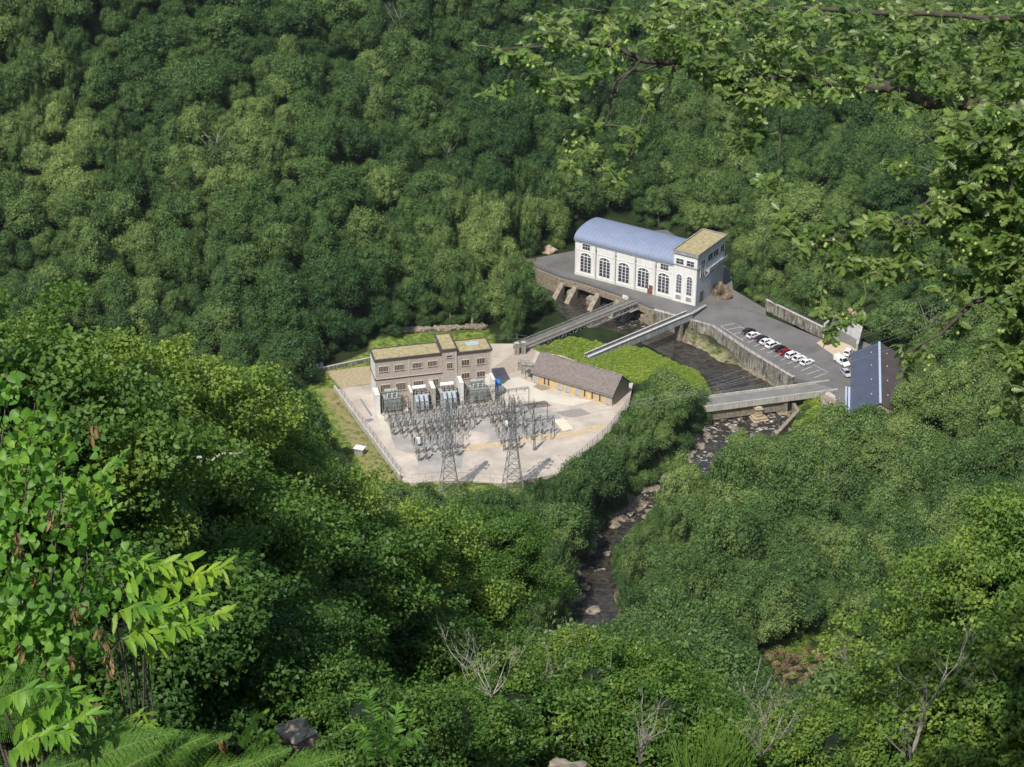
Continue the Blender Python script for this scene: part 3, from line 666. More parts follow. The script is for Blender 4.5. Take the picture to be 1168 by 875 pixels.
mb.prism([tuple(p_) for p_ in PL([(945,447),(962,455),(966,470),(962,475),(938,462),(936,452)])], -5, -.4); mb.build('masonry', M_stone, ab, ab.location)
mb = MB(); mb.prism([tuple(p_) for p_ in PL([(944,446),(962,455),(967,470),(963,470),(958,457),(941,449)])], -.39, -.1); mb.build('coping', M_concl, ab, ab.location)
# ruined pier in the stream
pr = empty('old_bridge_pier', G3(865, 477, RZ), R(15), 'ruined tan stone pier standing alone in the rapids', 'pier')
mb = MB(); zc = -1.2; rr = random.Random(2)
for w_, h_ in ((2.3,1.3),(1.8,.6),(1.0,.7),(.9,.7),(.85,.6),(1.15,.35)):
    j = lambda: rr.uniform(-.12, .12)
    mb.box(-w_+j(), w_+j(), -w_*.8+j(), w_*.8+j(), zc, zc+h_); zc += h_+.003
mb.build('masonry', mat('tan_stone', (.42,.33,.22), .9, .35, 1.5, bump=.1), pr, bevel=.2)
mb = MB(); mb.box(-.7, .6, -.5, .45, zc, zc+.25); mb.build('cap', M_concl, pr, bevel=.1)

# ------------------------------------------------------------------ substation block
A = G3(430.5, 464.5); B = G3(560.5, 449.5); ang2 = math.atan2(B.y-A.y, B.x-A.x); Ls = (B-A).length; K = Ls/130.0
sb = empty('substation_building', A, ang2, 'three part brick substation block with yellow sedum flat roofs behind the transformers', 'substation building')
DS = 6.4; HS = 12.9
x1 = 74.5*K; x2 = 90.5*K
mb = MB(); mb.box(0, x1, 0, DS, -1, 7.9); mb.box(-.12, x1-.002, .35, DS, 7.901, HS); mb.build('wall', M_brick, sb)
mb = MB(); mb.box(x1+.001, x2, -.25, DS+2.2, -1, HS+1.1); mb.build('tower_wall', M_brick, sb)
mb = MB(); mb.box(x2+.001, Ls, -.1, DS, -1, HS-.2); mb.build('wing_wall', M_brick, sb)
mb = MB(); mb.box(-.35, x1-.003, -.1, DS+.2, 7.6, 7.898); mb.build('ledge', M_dark, sb)
mb = MB(); mb.box(-.30, -.122, .3, DS+.1, -.9, 7.5); mb.box(-.28, -.122, .3, DS+.1, 8.0, HS-.01); mb.build('end_render', M_white, sb)
def flat_roof(x0, x1_, y0, y1, z):
    mb = MB(); o_ = .28
    mb.box(x0-o_, x1_+o_, y0-o_, y0+.1, z, z+.5); mb.box(x0-o_, x1_+o_, y1-.1, y1+o_, z, z+.5); mb.box(x0-o_, x0+.1, y0+.101, y1-.101, z, z+.5); mb.box(x1_-.1, x1_+o_, y0+.101, y1-.101, z, z+.5)
    f_ = mb.build('parapet', M_dark, sb); mb = MB(); mb.box(x0+.102, x1_-.102, y0+.102, y1-.102, z, z+.38); mb.build('sedum_roof', M_sedum, sb)
flat_roof(-.12, x1-.3, .35, DS, HS+.002); flat_roof(x1, x2, -.25, DS+2.2, HS+1.102); flat_roof(x2+.3, Ls, -.1, DS, HS-.198)
mb = MB(); mb.box(x2+3.3, x2+6.6, DS*.42, DS*.72, HS+.185, HS+.5); mb.build('skylight', mat('skylight_glass', (.42,.50,.50), .3, .15, 1), sb)
bandm = M_beige
for k, px in enumerate((439.3, 456.8, 476.7, 493.9)):
    xx = (px-430.5)*K
    window(sb, xx, 9.9, 2.3, 1.35, 'rect', y=.35, frame=bandm, pane=M_louvre, bars=(6, 1))
    window(sb, xx+.2, 4.3, 2.4, 1.9, 'rect', y=0, frame=bandm, pane=M_louvre, bars=(6, 1), name='lower_window')
window(sb, (512.5-430.5)*K, 12.2, 1.4, .5, 'rect', y=-.25, frame=bandm, pane=M_louvre, bars=(1, 1), name='small_window')
window(sb, (513-430.5)*K, 9.0, 1.4, 1.5, 'rect', y=-.25, frame=bandm, pane=M_louvre, bars=(3, 1), name='small_window')
for px in (531, 548.5):
    window(sb, (px-430.5)*K, 9.3, 2.0, 1.5, 'rect', y=-.1, frame=bandm, pane=M_louvre, bars=(3, 1)); window(sb, (px-430.5)*K, 5.6, 2.0, 1.4, 'rect', y=-.1, frame=bandm, pane=M_louvre, bars=(3, 1), name='lower_window')
mb = MB()
for px, y_, z1 in ((430.6,0,7.5),(466.5,0,7.5),(504.3,0,7.5),(467,.35,HS-.05)): mb.box((px-430.5)*K, (px-430.5)*K+.3, y_-.1, y_-.003, 0 if z1 < 8 else 8.0, z1)
mb.box(x2-.32, x2, -.36, -.253, 0, HS+1); mb.box(Ls-.45, Ls+.05, -.22, -.103, 0, HS-.3); mb.build('pilaster', M_beige, sb)
mb = MB(); mb.box(Ls-1.7, Ls+.1, -.20, -.104, 0, 6.0); mb.build('white_panel', M_white, sb)
def L2W(x_, y_, z_=0): return A+Vector((math.cos(ang2)*x_-math.sin(ang2)*y_, math.sin(ang2)*x_+math.cos(ang2)*y_, z_))
def fire_wall(px, y0, y1, h_, th, m, lab):
    o = empty('fire_wall', L2W((px-430.5)*K, 0), ang2, lab, 'fire wall'); mb = MB(); mb.box(-th/2, th/2, y0, y1, 0, h_); mb.build('slab', m, o)
    mb = MB(); mb.box(-th/2-.08, th/2+.08, y0-.08, y1, h_+.001, h_+.14); mb.build('coping', M_trim, o); return o
fire_wall(428.5, -4.2, -.05, 5.6, 1.1, M_white, 'broad white fire wall at the left end of the transformer row')
fire_wall(466.5, -4.0, -.05, 5.2, .5, M_beige, 'beige fire wall between the first and second transformers from the left')
fire_wall(491, -4.2, -.05, 5.8, .9, M_concl, 'beige fire wall between the two silver finned transformers')
fire_wall(523, -4.3, -.35, 6.4, .8, M_white, 'pale fire wall left of the rightmost transformer')
fire_wall(559.5, -4.0, -.3, 6.2, .6, M_white, 'pale fire wall at the right corner of the substation block')
# ------------------------------------------------------------------ transformers
def transformer(x_, lab, m, kind):
    o = empty('transformer', L2W(x_, -2.6), ang2, lab, 'transformer', 'transformers along the substation block'); o.scale = (1.22,)*3
    mb = MB(); mb.box(-1.7, 1.7, -.9, .9, .5, 3.1); mb.box(-1.8, 1.8, -1.0, 1.0, 3.11, 3.3); mb.build('tank', m, o, bevel=.06)
    mb = MB(); mb.box(-1.9, 1.9, -1.1, 1.1, 0, .48); mb.build('plinth', M_conc, o)
    mb = MB(); n = 3 if kind else 9
    for k in range(n):
        c_ = -1.5+3.0*(k+.5)/n; w_ = 3.0/n*(.32 if kind else .25)
        if kind:     # three slanting radiator banks reaching to the viewer
            mb.add([(c_-w_,-2.5,.6),(c_+w_,-2.5,.6),(c_+w_,-.92,.6),(c_-w_,-.92,.6),(c_-w_,-2.3,2.6),(c_+w_,-2.3,2.6),(c_+w_,-.92,3.5),(c_-w_,-.92,3.5)], [(0,3,2,1),(4,5,6,7),(0,1,5,4),(1,2,6,5),(2,3,7,6),(3,0,4,7)])
        else: mb.box(c_-w_, c_+w_, -1.6, -.92, .9, 2.7)
    mb.build('radiator', m, o)
    mb = MB(); mb.tube([(-1.6,.3,4.6),(1.2,.3,4.6)], .45, 12); o2 = mb.build('conservator', M_whitep if kind else m, o)
    mb = MB(); mb.beam((-1.2,.3,3.3),(-1.2,.3,4.3),.14); mb.beam((.9,.3,3.3),(.9,.3,4.3),.14); mb.build('bracket', M_steel, o2)
    bm_ = MB()
    zz = 3.3
    for i in range(6): bm_.tube([(0,0,zz+i*.2-3.3),(0,0,zz+i*.2+.1-3.3),(0,0,zz+i*.2+.18-3.3)], [.2,.26,.14], 8)
    bm_.tube([(0,0,1.2),(0,0,1.45)], .07, 6); bme_ = bm_.mesh('bushing', M_ins if kind else M_insg)
    for k in (-1, 0, 1): link('bushing', bme_, o, (k*1.0, -.35, 3.3), (R(14), 0, 0))
    return o
for px, lab, m, kind in ((445.5,'leftmost transformer, grey with a framework over its top',M_trafog,0),(477,'silver finned transformer, second from the left',M_trafo,1),(508.5,'silver finned transformer left of the white fire wall, third from the left',M_trafo,1),(542.5,'rightmost transformer, grey green with stout fins',M_trafog,0)):
    transformer((px-430.5)*K, lab, m, kind)
# busbar frames over the first and last transformer
def portal(x0, x1_, y_, h_, lab, m=M_galv, group=None, depth=0):
    o = empty('steel_portal', L2W(x0, y_), ang2, lab, 'steel frame', group); w_ = x1_-x0
    mb = MB()
    for x_ in (0, w_):
        for yy in ((0, -depth) if depth else (0,)): mb.beam((x_, yy, 0), (x_, yy, h_), .15)
    mb.build('mast', m, o)
    mb = MB(); n = max(3, int(w_/1.1))
    for yy in ((0, -depth) if depth else (0,)):
        mb.beam((0, yy-.22, h_), (w_, yy-.22, h_), .06); mb.beam((0, yy+.22, h_), (w_, yy+.22, h_), .06); mb.beam((0, yy, h_+.4), (w_, yy, h_+.4), .06)
        for k in range(n): mb.beam((w_*k/n, yy-.22, h_), (w_*(k+1)/n, yy, h_+.4), .04); mb.beam((w_*k/n, yy+.22, h_), (w_*(k+1)/n, yy-.22, h_), .04)
    mb.build('beam', m, o)
    im = MB()
    for i in range(5): im.tube([(0,0,-i*.2),(0,0,-i*.2-.1)], [.14,.08], 6)
    ime = im.mesh('insulator', M_insg)
    for k in range(3): link('insulator', ime, o, (w_*(k+.5)/3, 0, h_-.05))
    return o
portal(.6, 7.2, -4.8, 4.6, 'low steel frame over the leftmost transformer', M_galv, depth=3.0)
portal(x2+1.2, Ls-.2, -5.0, 5.0, 'low steel frame over the rightmost transformer', M_galv, depth=3.0)
# blue drum, white unit, cabinets
mb = MB(); q = L2W(Ls+1.2, -1.8); o = empty('blue_tank', q, 0, 'bright blue round tank raised at the right corner of the substation block', 'tank')
mb.tube([(-.6,0,4.2),(.6,0,4.2)], .95, 16); mb.build('drum', M_bluep, o); mb = MB(); mb.beam((0,-.5,0),(0,-.5,3.4),.25); mb.beam((0,.5,0),(0,.5,3.4),.25); mb.build('stand', M_steel, o)
o = empty('switch_unit', G3(569.5, 446.5), ang2, 'small white unit with a dark rounded top just below the blue tank', 'switch unit')
mb = MB(); mb.box(-1.1,1.1,-.7,.7,0,1.9); mb.build('cabinet', M_whitep, o, bevel=.08); mb = MB(); mb.tube([(0,0,1.9),(0,0,2.5),(0,0,3.1)], [.5,.7,.35], 10); mb.build('bushing', M_steel, o)
for x_, y_, s_, lab in ((597,421.5,1.0,'grey cabinet near the store, the further of two'), (601.5,425.5,1.15,'grey cabinet near the store, the nearer and larger of two')):
    o = empty('electrical_cabinet', G3(x_, y_), R(-12), lab, 'cabinet'); mb = MB(); mb.box(-1.3*s_,1.3*s_,-.8,.8,0,2.3*s_); mb.build('body', M_conc, o, bevel=.05)
    mb = MB(); mb.box(-1.4*s_,1.4*s_,-.95,.95,2.301*s_,2.301*s_+.15); mb.build('roof', M_conc, o); mb = MB(); mb.box(-.5,.5,-.83,-.8,.2,1.9*s_); mb.build('door', M_duct, o)
# ------------------------------------------------------------------ slate roofed store
A3 = G3(607.8, 436.0); B3 = G3(697.6, 463.4); an3 = math.atan2(B3.y-A3.y, B3.x-A3.x); L3 = (B3-A3).length; D3 = 8.6; H3 = 3.1; HR = 6.9
st = empty('slate_roofed_store', A3, an3, 'long low yellow walled store with a dark slate gable roof', 'store building')
mb = MB(); mb.box(0, L3, 0, D3, -1, H3); mb.build('wall', M_yellow, st)
mb = MB()
for x_ in (-.03, L3+.0): 
    mb = MB(); s_ = 1 if x_ > 0 else -1; xa, xb = (x_-.0, x_+.06) if s_ > 0 else (x_-.06, x_-.0)
    P5 = [(0,-.9),(D3,-.9),(D3,H3),(D3/2,HR-.25),(0,H3)]
    mb.add([(xa,y_,z_) for y_,z_ in P5]+[(xb,y_,z_) for y_,z_ in P5], [(0,1,2,3,4),(9,8,7,6,5)]+[(i,(i+1)%5,5+(i+1)%5,5+i) for i in range(5)]); mb.build('gable', M_tanw, st)

def gable_roof(root, L_, D_, H_, HR_, m, oh=.5, th=.22, ends=.45, name='roof'):
    mb = MB(); sl = (HR_-H_)/(D_/2); e = H_-oh*sl+.03
    for s_ in (0, 1):
        y0 = -oh if s_ == 0 else D_+oh; yr = D_/2
        v = [(-ends,y0,e),(L_+ends,y0,e),(L_+ends,yr,HR_+.03),(-ends,yr,HR_+.03)]; v2 = [(a_,b_,c_+th) for a_,b_,c_ in v]
        mb.add(v+v2, [(0,3,2,1),(4,5,6,7),(0,1,5,4),(1,2,6,5),(2,3,7,6),(3,0,4,7)] if s_ == 0 else [(0,1,2,3),(7,6,5,4),(4,5,1,0),(5,6,2,1),(6,7,3,2),(7,4,0,3)])
    return mb.build(name, m, root)
rf = gable_roof(st, L3, D3, H3, HR, M_slate)
mb = MB(); mb.beam((-.5,D3/2,HR+.3),(L3+.5,D3/2,HR+.3),.35,.14); mb.build('ridge', M_concw, rf)
mb = MB()
for f_ in (.46,): pass
for x_ in (L3*.04, L3*.35, L3*.45, L3*.575, L3*.955): window(st, x_, .05, 1.15, 2.5, 'flat', frame=M_beige, pane=M_door, bars=(0,0), name='door')
for x_ in (L3*.155, L3*.205, L3*.665, L3*.76, L3*.855): window(st, x_, .6, .5, 1.9, 'flat', frame=M_beige, pane=M_dark, bars=(0,0), name='window')
mb = MB(); mb.box(-.02, L3, -.32, -.17, H3-.12, H3+.05); mb.build('gutter', M_dark, st)
o = empty('open_shelter', G3(604.5, 431.5), an3, 'small dark open shelter at the left end of the slate roofed store', 'shelter')
mb = MB(); mb.box(-1,1,-.8,.8,1.9,2.1); mb.build('roof', M_dark, o); mb = MB()
for sx in (-.9,.9):
    for sy in (-.7,.7): mb.beam((sx,sy,0),(sx,sy,1.9),.1)
mb.build('post', M_dark, o)
# ------------------------------------------------------------------ dark blue roofed shed by the car park (ridge runs toward the camera)
R0 = G3(999.5, 420.5); R1 = G3(1000.5, 492)
an4 = math.atan2(R0.y-R1.y, R0.x-R1.x); L4 = (R0-R1).length*.97; W4 = 6.6
sh = empty('blue_roofed_shed', R1, an4, 'barn like shed with a dark blue left roof slope and a pale ridge', 'shed')
HE, HRr = 4.4, 8.0
mb = MB(); mb.box(0, L4, -W4, W4, -4, HE); mb.add([(x_,y_,z_) for x_ in (0,L4) for y_,z_ in ((-W4,HE),(W4,HE),(0,HRr-.2))], [(0,1,2),(3,5,4),(0,2,5,3),(1,4,5,2)]); mb.build('wall', M_tanw, sh)
for s_, m, nm in ((1, M_shed, 'roof'), (-1, M_shedr, 'roof')):
    mb = MB(); v = [(-.4,0,HRr),(L4+.4,0,HRr),(L4+.4,s_*(W4+.4),HE-.12),(-.4,s_*(W4+.4),HE-.12)]; v2 = [(a_,b_,c_+.18) for a_,b_,c_ in v]
    f_ = [(0,3,2,1),(4,5,6,7),(0,1,5,4),(1,2,6,5),(2,3,7,6),(3,0,4,7)]
    mb.add(v+v2, f_ if s_ > 0 else [tuple(reversed(x_)) for x_ in f_]); o = mb.build(nm, m, sh); o['label'] = 'dark blue left roof slope' if s_ > 0 else 'brown grey right roof slope'
    sm = MB()
    for q in np.arange(1, L4, 1.1): sm.beam((q, s_*.1, HRr+.2), (q, s_*(W4+.35), HE+.09), .05, .05)
    sm.build('roof_seam', m, o)
    bl = MB()
    for q in (.18, .42, .66, .88): bl.tube([(L4*q, s_*2.0, HRr-.92),(L4*q, s_*2.0, HRr-.72)], .13, 6)
    bl.build('roof_vent', M_whitep, o)
mb = MB(); mb.box(-.4, L4+.4, -.28, .28, HRr+.19, HRr+.36); mb.build('ridge', M_ridge, sh)
mb = MB(); mb.box(L4*.02, L4*.42, W4+.45, W4+1.0, 3.0, HE+.1); mb.box(L4*.02, L4*.42, W4+1.3, W4+1.7, 3.0, 4.6); mb.build('side_duct', M_ridge, sh)
mb = MB(); mb.box(-.5, L4*.25, W4+.42, W4+.9, -3.5, 2.8); mb.build('side_wall', mat('brown_panel', (.26,.20,.15), .8, .3, 1), sh)
# ------------------------------------------------------------------ cars (local: x forward, y left)
def car_set(paint, kind):
    """returns a function that makes one car of that paint"""
    tall = {'hatch': 1.46, 'suv': 1.72, 'van': 2.1}[kind]; Lc = {'hatch': 4.2, 'suv': 4.6, 'van': 5.2}[kind]; Wc = 1.78 if kind != 'van' else 1.95
    hl = Lc/2; belt = tall*.62
    secs = []   # lower body profile along x: (x, z top)
    if kind == 'van': pr_ = [(-hl,.45,1.15),(-hl+.1,.32,belt),(hl-1.1,.32,belt),(hl-.25,.32,.98),(hl,.45,.72)]
    else: pr_ = [(-hl,.5,.85),(-hl+.18,.3,belt),(-.9,.25,belt+.03),(.75,.25,belt),(hl-.3,.3,.80),(hl,.45,.62)]
    body = MB(); vs = []; n = len(pr_)
    for x_, z0, z1 in pr_:
        w_ = Wc/2*(1-.10*(abs(x_)/hl)**4)
        vs += [(x_,-w_,z0),(x_,-w_*1.02,(z0+z1)/2),(x_,-w_*.93,z1),(x_,w_*.93,z1),(x_,w_*1.02,(z0+z1)/2),(x_,w_,z0)]
    fs = [(i*6+k, i*6+(k+1)%6, (i+1)*6+(k+1)%6, (i+1)*6+k) for i in range(n-1) for k in range(6)]+[(5,4,3,2,1,0), tuple((n-1)*6+k for k in range(6))]
    body.add(vs, fs)
    cab = MB(); gl = MB()
    if kind == 'van': b0, b1, t0, t1 = -hl+.12, hl-1.05, -hl+.25, hl-1.7
    elif kind == 'suv': b0, b1, t0, t1 = -hl+.2, 1.0, -hl+.55, .35
    else: b0, b1, t0, t1 = -hl+.35, .95, -hl+.95, .2
    wb, wt = Wc/2*.92, Wc/2*.74
    gl.add([(b0,-wb,belt),(b1,-wb,belt),(b1,wb,belt),(b0,wb,belt),(t0,-wt,tall-.05),(t1,-wt,tall-.05),(t1,wt,tall-.05),(t0,wt,tall-.05)], [(0,3,2,1),(4,5,6,7),(0,1,5,4),(1,2,6,5),(2,3,7,6),(3,0,4,7)])
    cab.add([(t0-.05,-wt-.02,tall-.05),(t1+.05,-wt-.02,tall-.05),(t1+.05,wt+.02,tall-.05),(t0-.05,wt+.02,tall-.05),(t0+.1,-wt*.9,tall+.02),(t1-.1,-wt*.9,tall+.02),(t1-.1,wt*.9,tall+.02),(t0+.1,wt*.9,tall+.02)], [(0,3,2,1),(4,5,6,7),(0,1,5,4),(1,2,6,5),(2,3,7,6),(3,0,4,7)])
    for s_ in (-1, 1):
        cab.beam((b1,s_*wb,belt),(t1,s_*wt,tall-.04),.07); cab.beam((b0,s_*wb,belt),(t0,s_*wt,tall-.04),.12); cab.beam((-.25,s_*(wb+.005),belt),(-.3,s_*(wt+.01),tall-.04),.07)
    if kind == 'van': 
        for s_ in (-1,1): cab.add([(b0-.02,s_*(wb+.02),belt),(b0+2.6,s_*(wb+.02),belt),(b0+2.55,s_*(wt+.02),tall-.05),(t0-.02,s_*(wt+.02),tall-.05)], [(0,1,2,3)])
    cab.add(body.v, body.f)
    wh = MB(); wh.tube([(0,-.11,0),(0,.11,0)], .33, 14); rim = MB(); rim.tube([(0,-.125,0),(0,.125,0)], .19, 10)
    lt = MB(); lt.box(-.04,.04,-.2,.2,-.08,.08)
    pl_ = MB(); pl_.box(-.02,.02,-.26,.26,-.06,.06)
    mr_ = MB(); mr_.box(-.08,.08,-.1,.1,-.07,.07)
    ms = dict(body=cab.mesh('body', paint), glass=gl.mesh('windows', M_cglass), wheel=wh.mesh('wheel', M_tyre), rim=rim.mesh('rim', M_galv), hl=lt.mesh('headlight', M_lampw), tl=lt.mesh('tail_light', M_lampr), plate=pl_.mesh('number_plate', M_whitep), mirror=mr_.mesh('mirror', paint))
    def make(p, rz, label, group=None):
        o = empty('parked_car' if kind != 'van' else 'parked_van', p, rz, label, 'car' if kind != 'van' else 'van', group)
        link('body', ms['body'], o); link('windows', ms['glass'], o)
        for sx in (-1, 1):
            for sy in (-1, 1):
                w_ = link('wheel', ms['wheel'], o, (sx*hl*.62, sy*(Wc/2-.1), .33)); link('rim', ms['rim'], w_)
        for sy in (-1, 1):
            link('headlight', ms['hl'], o, (hl-.1, sy*.62, .66)); link('tail_light', ms['tl'], o, (-hl+.06, sy*.66, .84)); link('mirror', ms['mirror'], o, (.75, sy*(Wc/2+.08), belt+.06))
        link('number_plate', ms['plate'], o, (-hl-.0, 0, .62)); return o
    return make
def cpaint(n_, c_): return mat(n_, c_, .25, .03, .5, spec=.6)
P_w = cpaint('white_car_paint', (.78,.78,.79)); P_k = cpaint('black_car_paint', (.022,.022,.026)); P_r = cpaint('red_car_paint', (.26,.008,.018)); P_dr = cpaint('dark_red_car_paint', (.05,.012,.018)); P_g = cpaint('silver_car_paint', (.45,.47,.50))
cw, ck, cr, cdr, cg = (car_set(p_, 'hatch') for p_ in (P_w, P_k, P_r, P_dr, P_g)); cs = car_set(P_k, 'suv'); cvn = car_set(P_w, 'van'); cwsuv = car_set(P_w, 'suv'); cks = car_set(P_k, 'hatch')
row = [(854.4,380.0,cdr,'dark red car at the upper left end of the parked row, beside the empty bays'), (859.2,384.4,cw,'white car second in the parked row from its upper end'), (868.5,388.2,ck,'black car between two white cars, third from the upper end of the row'),
       (874.3,391.8,cw,'white car fourth in the parked row, just after the first black car'), (881.3,395.8,cwsuv,'tall white car fifth in the row, beside the second black car'), (889.4,399.4,ck,'black car parked right beside the red car'),
       (896.0,403.6,cr,'bright red car in the middle of the parked row'), (904.0,407.4,cwsuv,'tall white car parked right after the red car'), (911.5,411.0,cw,'white car second from the lower right end of the row'), (920.4,415.3,cw,'white car at the lower right end of the parked row, beside the railing')]
p0 = G3(854.4, 380); p9 = G3(920.4, 415.3); rd = (p9-p0).normalized(); hd = math.atan2(rd.x, -rd.y)
for i, (x_, y_, mk, lab) in enumerate(row):
    p_ = G3(x_, y_, .02)
    mk(p_, math.atan2(rd.y, rd.x)+R(90)+R(random.uniform(-2, 2)), lab, 'cars parked in a row along the river wall')
cs(G3(947.5, 391, .02), R(25), 'black off road car alone on the sandy corner under the pale wall')
cwsuv(G3(968, 404, .02), R(60), 'white car tucked against the short pale wall by the shed')
cvn(G3(960.0, 415, .02), R(-62), 'white van between the asphalt and the blue roofed shed')
cg(G3(965, 427.5, .02), R(-75), 'silver car squeezed along the left wall of the blue roofed shed')

# ------------------------------------------------------------------ lattice pylons
def lattice(mb, base, top, z0, z1, n, t_, cx=0, cy_=0):
    c = [(-1,-1),(1,-1),(1,1),(-1,1)]
    zs = [z0+(z1-z0)*(1-(1-k/n)**1.25) for k in range(n+1)]
    wd = lambda z: base+(top-base)*((z-z0)/(z1-z0))**.8 if z > z0 else base
    for i in range(4):
        a_ = c[i]; b_ = c[(i+1)%4]
        for k in range(n):
            wa, wb_ = wd(zs[k])/2, wd(zs[k+1])/2
            mb.beam((a_[0]*wa+cx,a_[1]*wa+cy_,zs[k]),(a_[0]*wb_+cx,a_[1]*wb_+cy_,zs[k+1]), t_*1.5)
            mb.beam((a_[0]*wa+cx,a_[1]*wa+cy_,zs[k]),(b_[0]*wb_+cx,b_[1]*wb_+cy_,zs[k+1]), t_)
            mb.beam((b_[0]*wa+cx,b_[1]*wa+cy_,zs[k]),(a_[0]*wb_+cx,a_[1]*wb_+cy_,zs[k+1]), t_)
            mb.beam((a_[0]*wb_+cx,a_[1]*wb_+cy_,zs[k+1]),(b_[0]*wb_+cx,b_[1]*wb_+cy_,zs[k+1]), t_)
def pylon(px, py, H_, base, lab, rz, arms):
    p_ = G3(px, py, 0); g = hgt(p_.x, p_.y); p_.z = g
    o = empty('lattice_pylon', p_, rz, lab, 'pylon'); H2 = H_-g
    mb = MB(); lattice(mb, base, 1.25, 0, H2*.62, 6, .085); lattice(mb, 1.25, .7, H2*.62, H2, 6, .07); mb.beam((0,0,H2),(0,0,H2+1.0),.12); mb.build('tower', M_galv, o)
    out_ = []
    for zf, la in arms:
        z_ = H2*zf; mb = MB()
        for s_ in (-1, 1):
            mb.beam((s_*.5,-.4,z_),(s_*la,0,z_+.1),.08); mb.beam((s_*.5,.4,z_),(s_*la,0,z_+.1),.08); mb.beam((s_*.5,0,z_+1.0),(s_*la,0,z_+.1),.07)
            mb.beam((s_*la*.5,-.25,z_),(s_*la*.5,.25,z_),.08); mb.beam((s_*la*.5,0,z_),(s_*la*.5,0,z_+.55),.08)
        mb.build('cross_arm', M_galv, o)
        im = MB(); im.tube([(0,0,.1),(0,0,-1.3)], .05, 5)
        for i in range(6): im.tube([(0,0,-i*.2),(0,0,-i*.2-.12)], [.17,.08], 7)
        ime = im.mesh('insulator', M_insg)
        for s_ in (-1, 1):
            link('insulator', ime, o, (s_*la, 0, z_)); out_.append(Matrix.Rotation(rz, 4, 'Z') @ Vector((s_*la, 0, z_-1.2)) + p_)
    return o, out_
py1, ends1 = pylon(513.0, 566.0, 24.5, 5.2, 'tall dark lattice pylon at the near edge of the yard, the left one', R(10), [(.80, 1.9), (.90, 1.6)])
py2, ends2 = pylon(585.5, 564.0, 25.5, 5.4, 'pale lattice pylon at the near edge of the yard, the right one', R(10), [(.72, 2.4), (.82, 2.1), (.92, 1.7)])
def cable(p_, q_, sag, lab, r_=.025, grp='power lines'):
    p_ = Vector(p_); q_ = Vector(q_); root = None
    mb = MB(); pts_ = [p_.lerp(q_, u)-Vector((0,0,4*sag*u*(1-u))) for u in np.linspace(0, 1, 28)]; mb.tube([x_-p_ for x_ in pts_], r_, 4)
    o = mb.build('power_line', mat('cable_grey', (.32,.33,.33), .5, .1, 1) if 'cable_grey' not in MATS else MATS['cable_grey'], None, loc=p_); tag(o, lab, 'power line', grp); return o
for k, e in enumerate(ends2):
    far = Vector(P(1200, 268+k*11, 470)); cable(e, far, 7+k*.4, 'thin overhead power line from the right pylon across the river and car park', .018)
for k, (e, z_) in enumerate(zip(ends1[:3], (4.5, 5, 5.5))):
    cable(e, L2W(8+k*5, -9, 8.4), .8, 'short power line from the left pylon to the switchgear frames', .02, 'short power lines over the switchgear')
# lightning masts
def mast(px, py, h_, lab, r0=.28):
    o = empty('lightning_mast', G3(px, py), 0, lab, 'mast'); mb = MB(); lattice(mb, r0*2.4, r0, 0, h_*.6, 8, .05); mb.build('shaft', M_steel, o)
    mb = MB(); mb.tube([(0,0,h_*.6),(0,0,h_)], [.12,.03], 6); mb.build('spike', M_steel, o)
mast(609.5, 513.5, 10.5, 'slim dark lightning mast standing alone right of the switchgear')
mast(580.5, 486, 10.5, 'slim mast behind the right pylon')
mast(609.0, 465, 2.8, 'short thin post on the dark pit cover', .12)

# ------------------------------------------------------------------ switchgear field
def shed_stack(mb, x_, y_, z0, h_, r_=.16, n=None):
    n = n or max(3, int(h_/.24))
    for i in range(n): mb.tube([(x_,y_,z0+h_*i/n),(x_,y_,z0+h_*(i+.55)/n),(x_,y_,z0+h_*(i+.95)/n)], [r_,r_*.95,r_*.5], 6)
def proto_post():
    o = empty('post_insulator', (0,0,0)); mb = MB(); mb.box(-.3,.3,-.3,.3,0,.2); mb.build('footing', M_concl, o)
    mb = MB(); mb.beam((-.2,0,.2),(-.14,0,2.5),.07); mb.beam((.2,0,.2),(.14,0,2.5),.07); mb.beam((-.2,0,.6),(.15,0,2.0),.04); mb.box(-.22,.22,-.22,.22,2.5,2.56); mb.build('stand', M_steel, o)
    mb = MB(); shed_stack(mb, 0, 0, 2.58, 1.5, .17); mb.build('insulator', M_ins, o); mb = MB(); mb.tube([(0,0,4.08),(0,0,4.3)], .1, 6); mb.build('clamp', M_galv, o); return o
def proto_ct():
    o = empty('current_transformer', (0,0,0)); mb = MB(); mb.box(-.45,.45,-.45,.45,0,.25); mb.build('footing', M_concl, o)
    mb = MB(); lattice(mb, .55, .45, .25, 2.3, 2, .045); mb.build('stand', M_steel, o)
    mb = MB(); mb.box(-.35,.35,-.35,.35,2.31,2.75); mb.tube([(0,0,4.35),(0,0,4.55),(0,0,4.9),(0,0,5.0)], [.2,.34,.34,.15], 10); mb.build('tank', M_trafog, o)
    mb = MB(); shed_stack(mb, 0, 0, 2.76, 1.6, .24); mb.build('insulator', M_ins, o); return o
def proto_breaker():
    o = empty('circuit_breaker', (0,0,0)); mb = MB(); mb.box(-.5,.5,-.5,.5,0,.25); mb.build('footing', M_concl, o)
    mb = MB(); mb.box(-.09,.09,-.09,.09,.25,2.4); mb.box(-.4,.4,-.2,.2,.9,1.6); mb.build('stand', M_galv, o)
    mb = MB(); shed_stack(mb, 0, 0, 2.41, 1.5, .2); shed_stack(mb, 0, 0, 4.2, 1.3, .22); mb.build('insulator', M_insg, o)
    mb = MB(); mb.box(-.25,.25,-.25,.25,3.92,4.19); mb.tube([(0,0,5.5),(0,0,5.7)], .15, 8); mb.build('head', M_trafo, o); return o
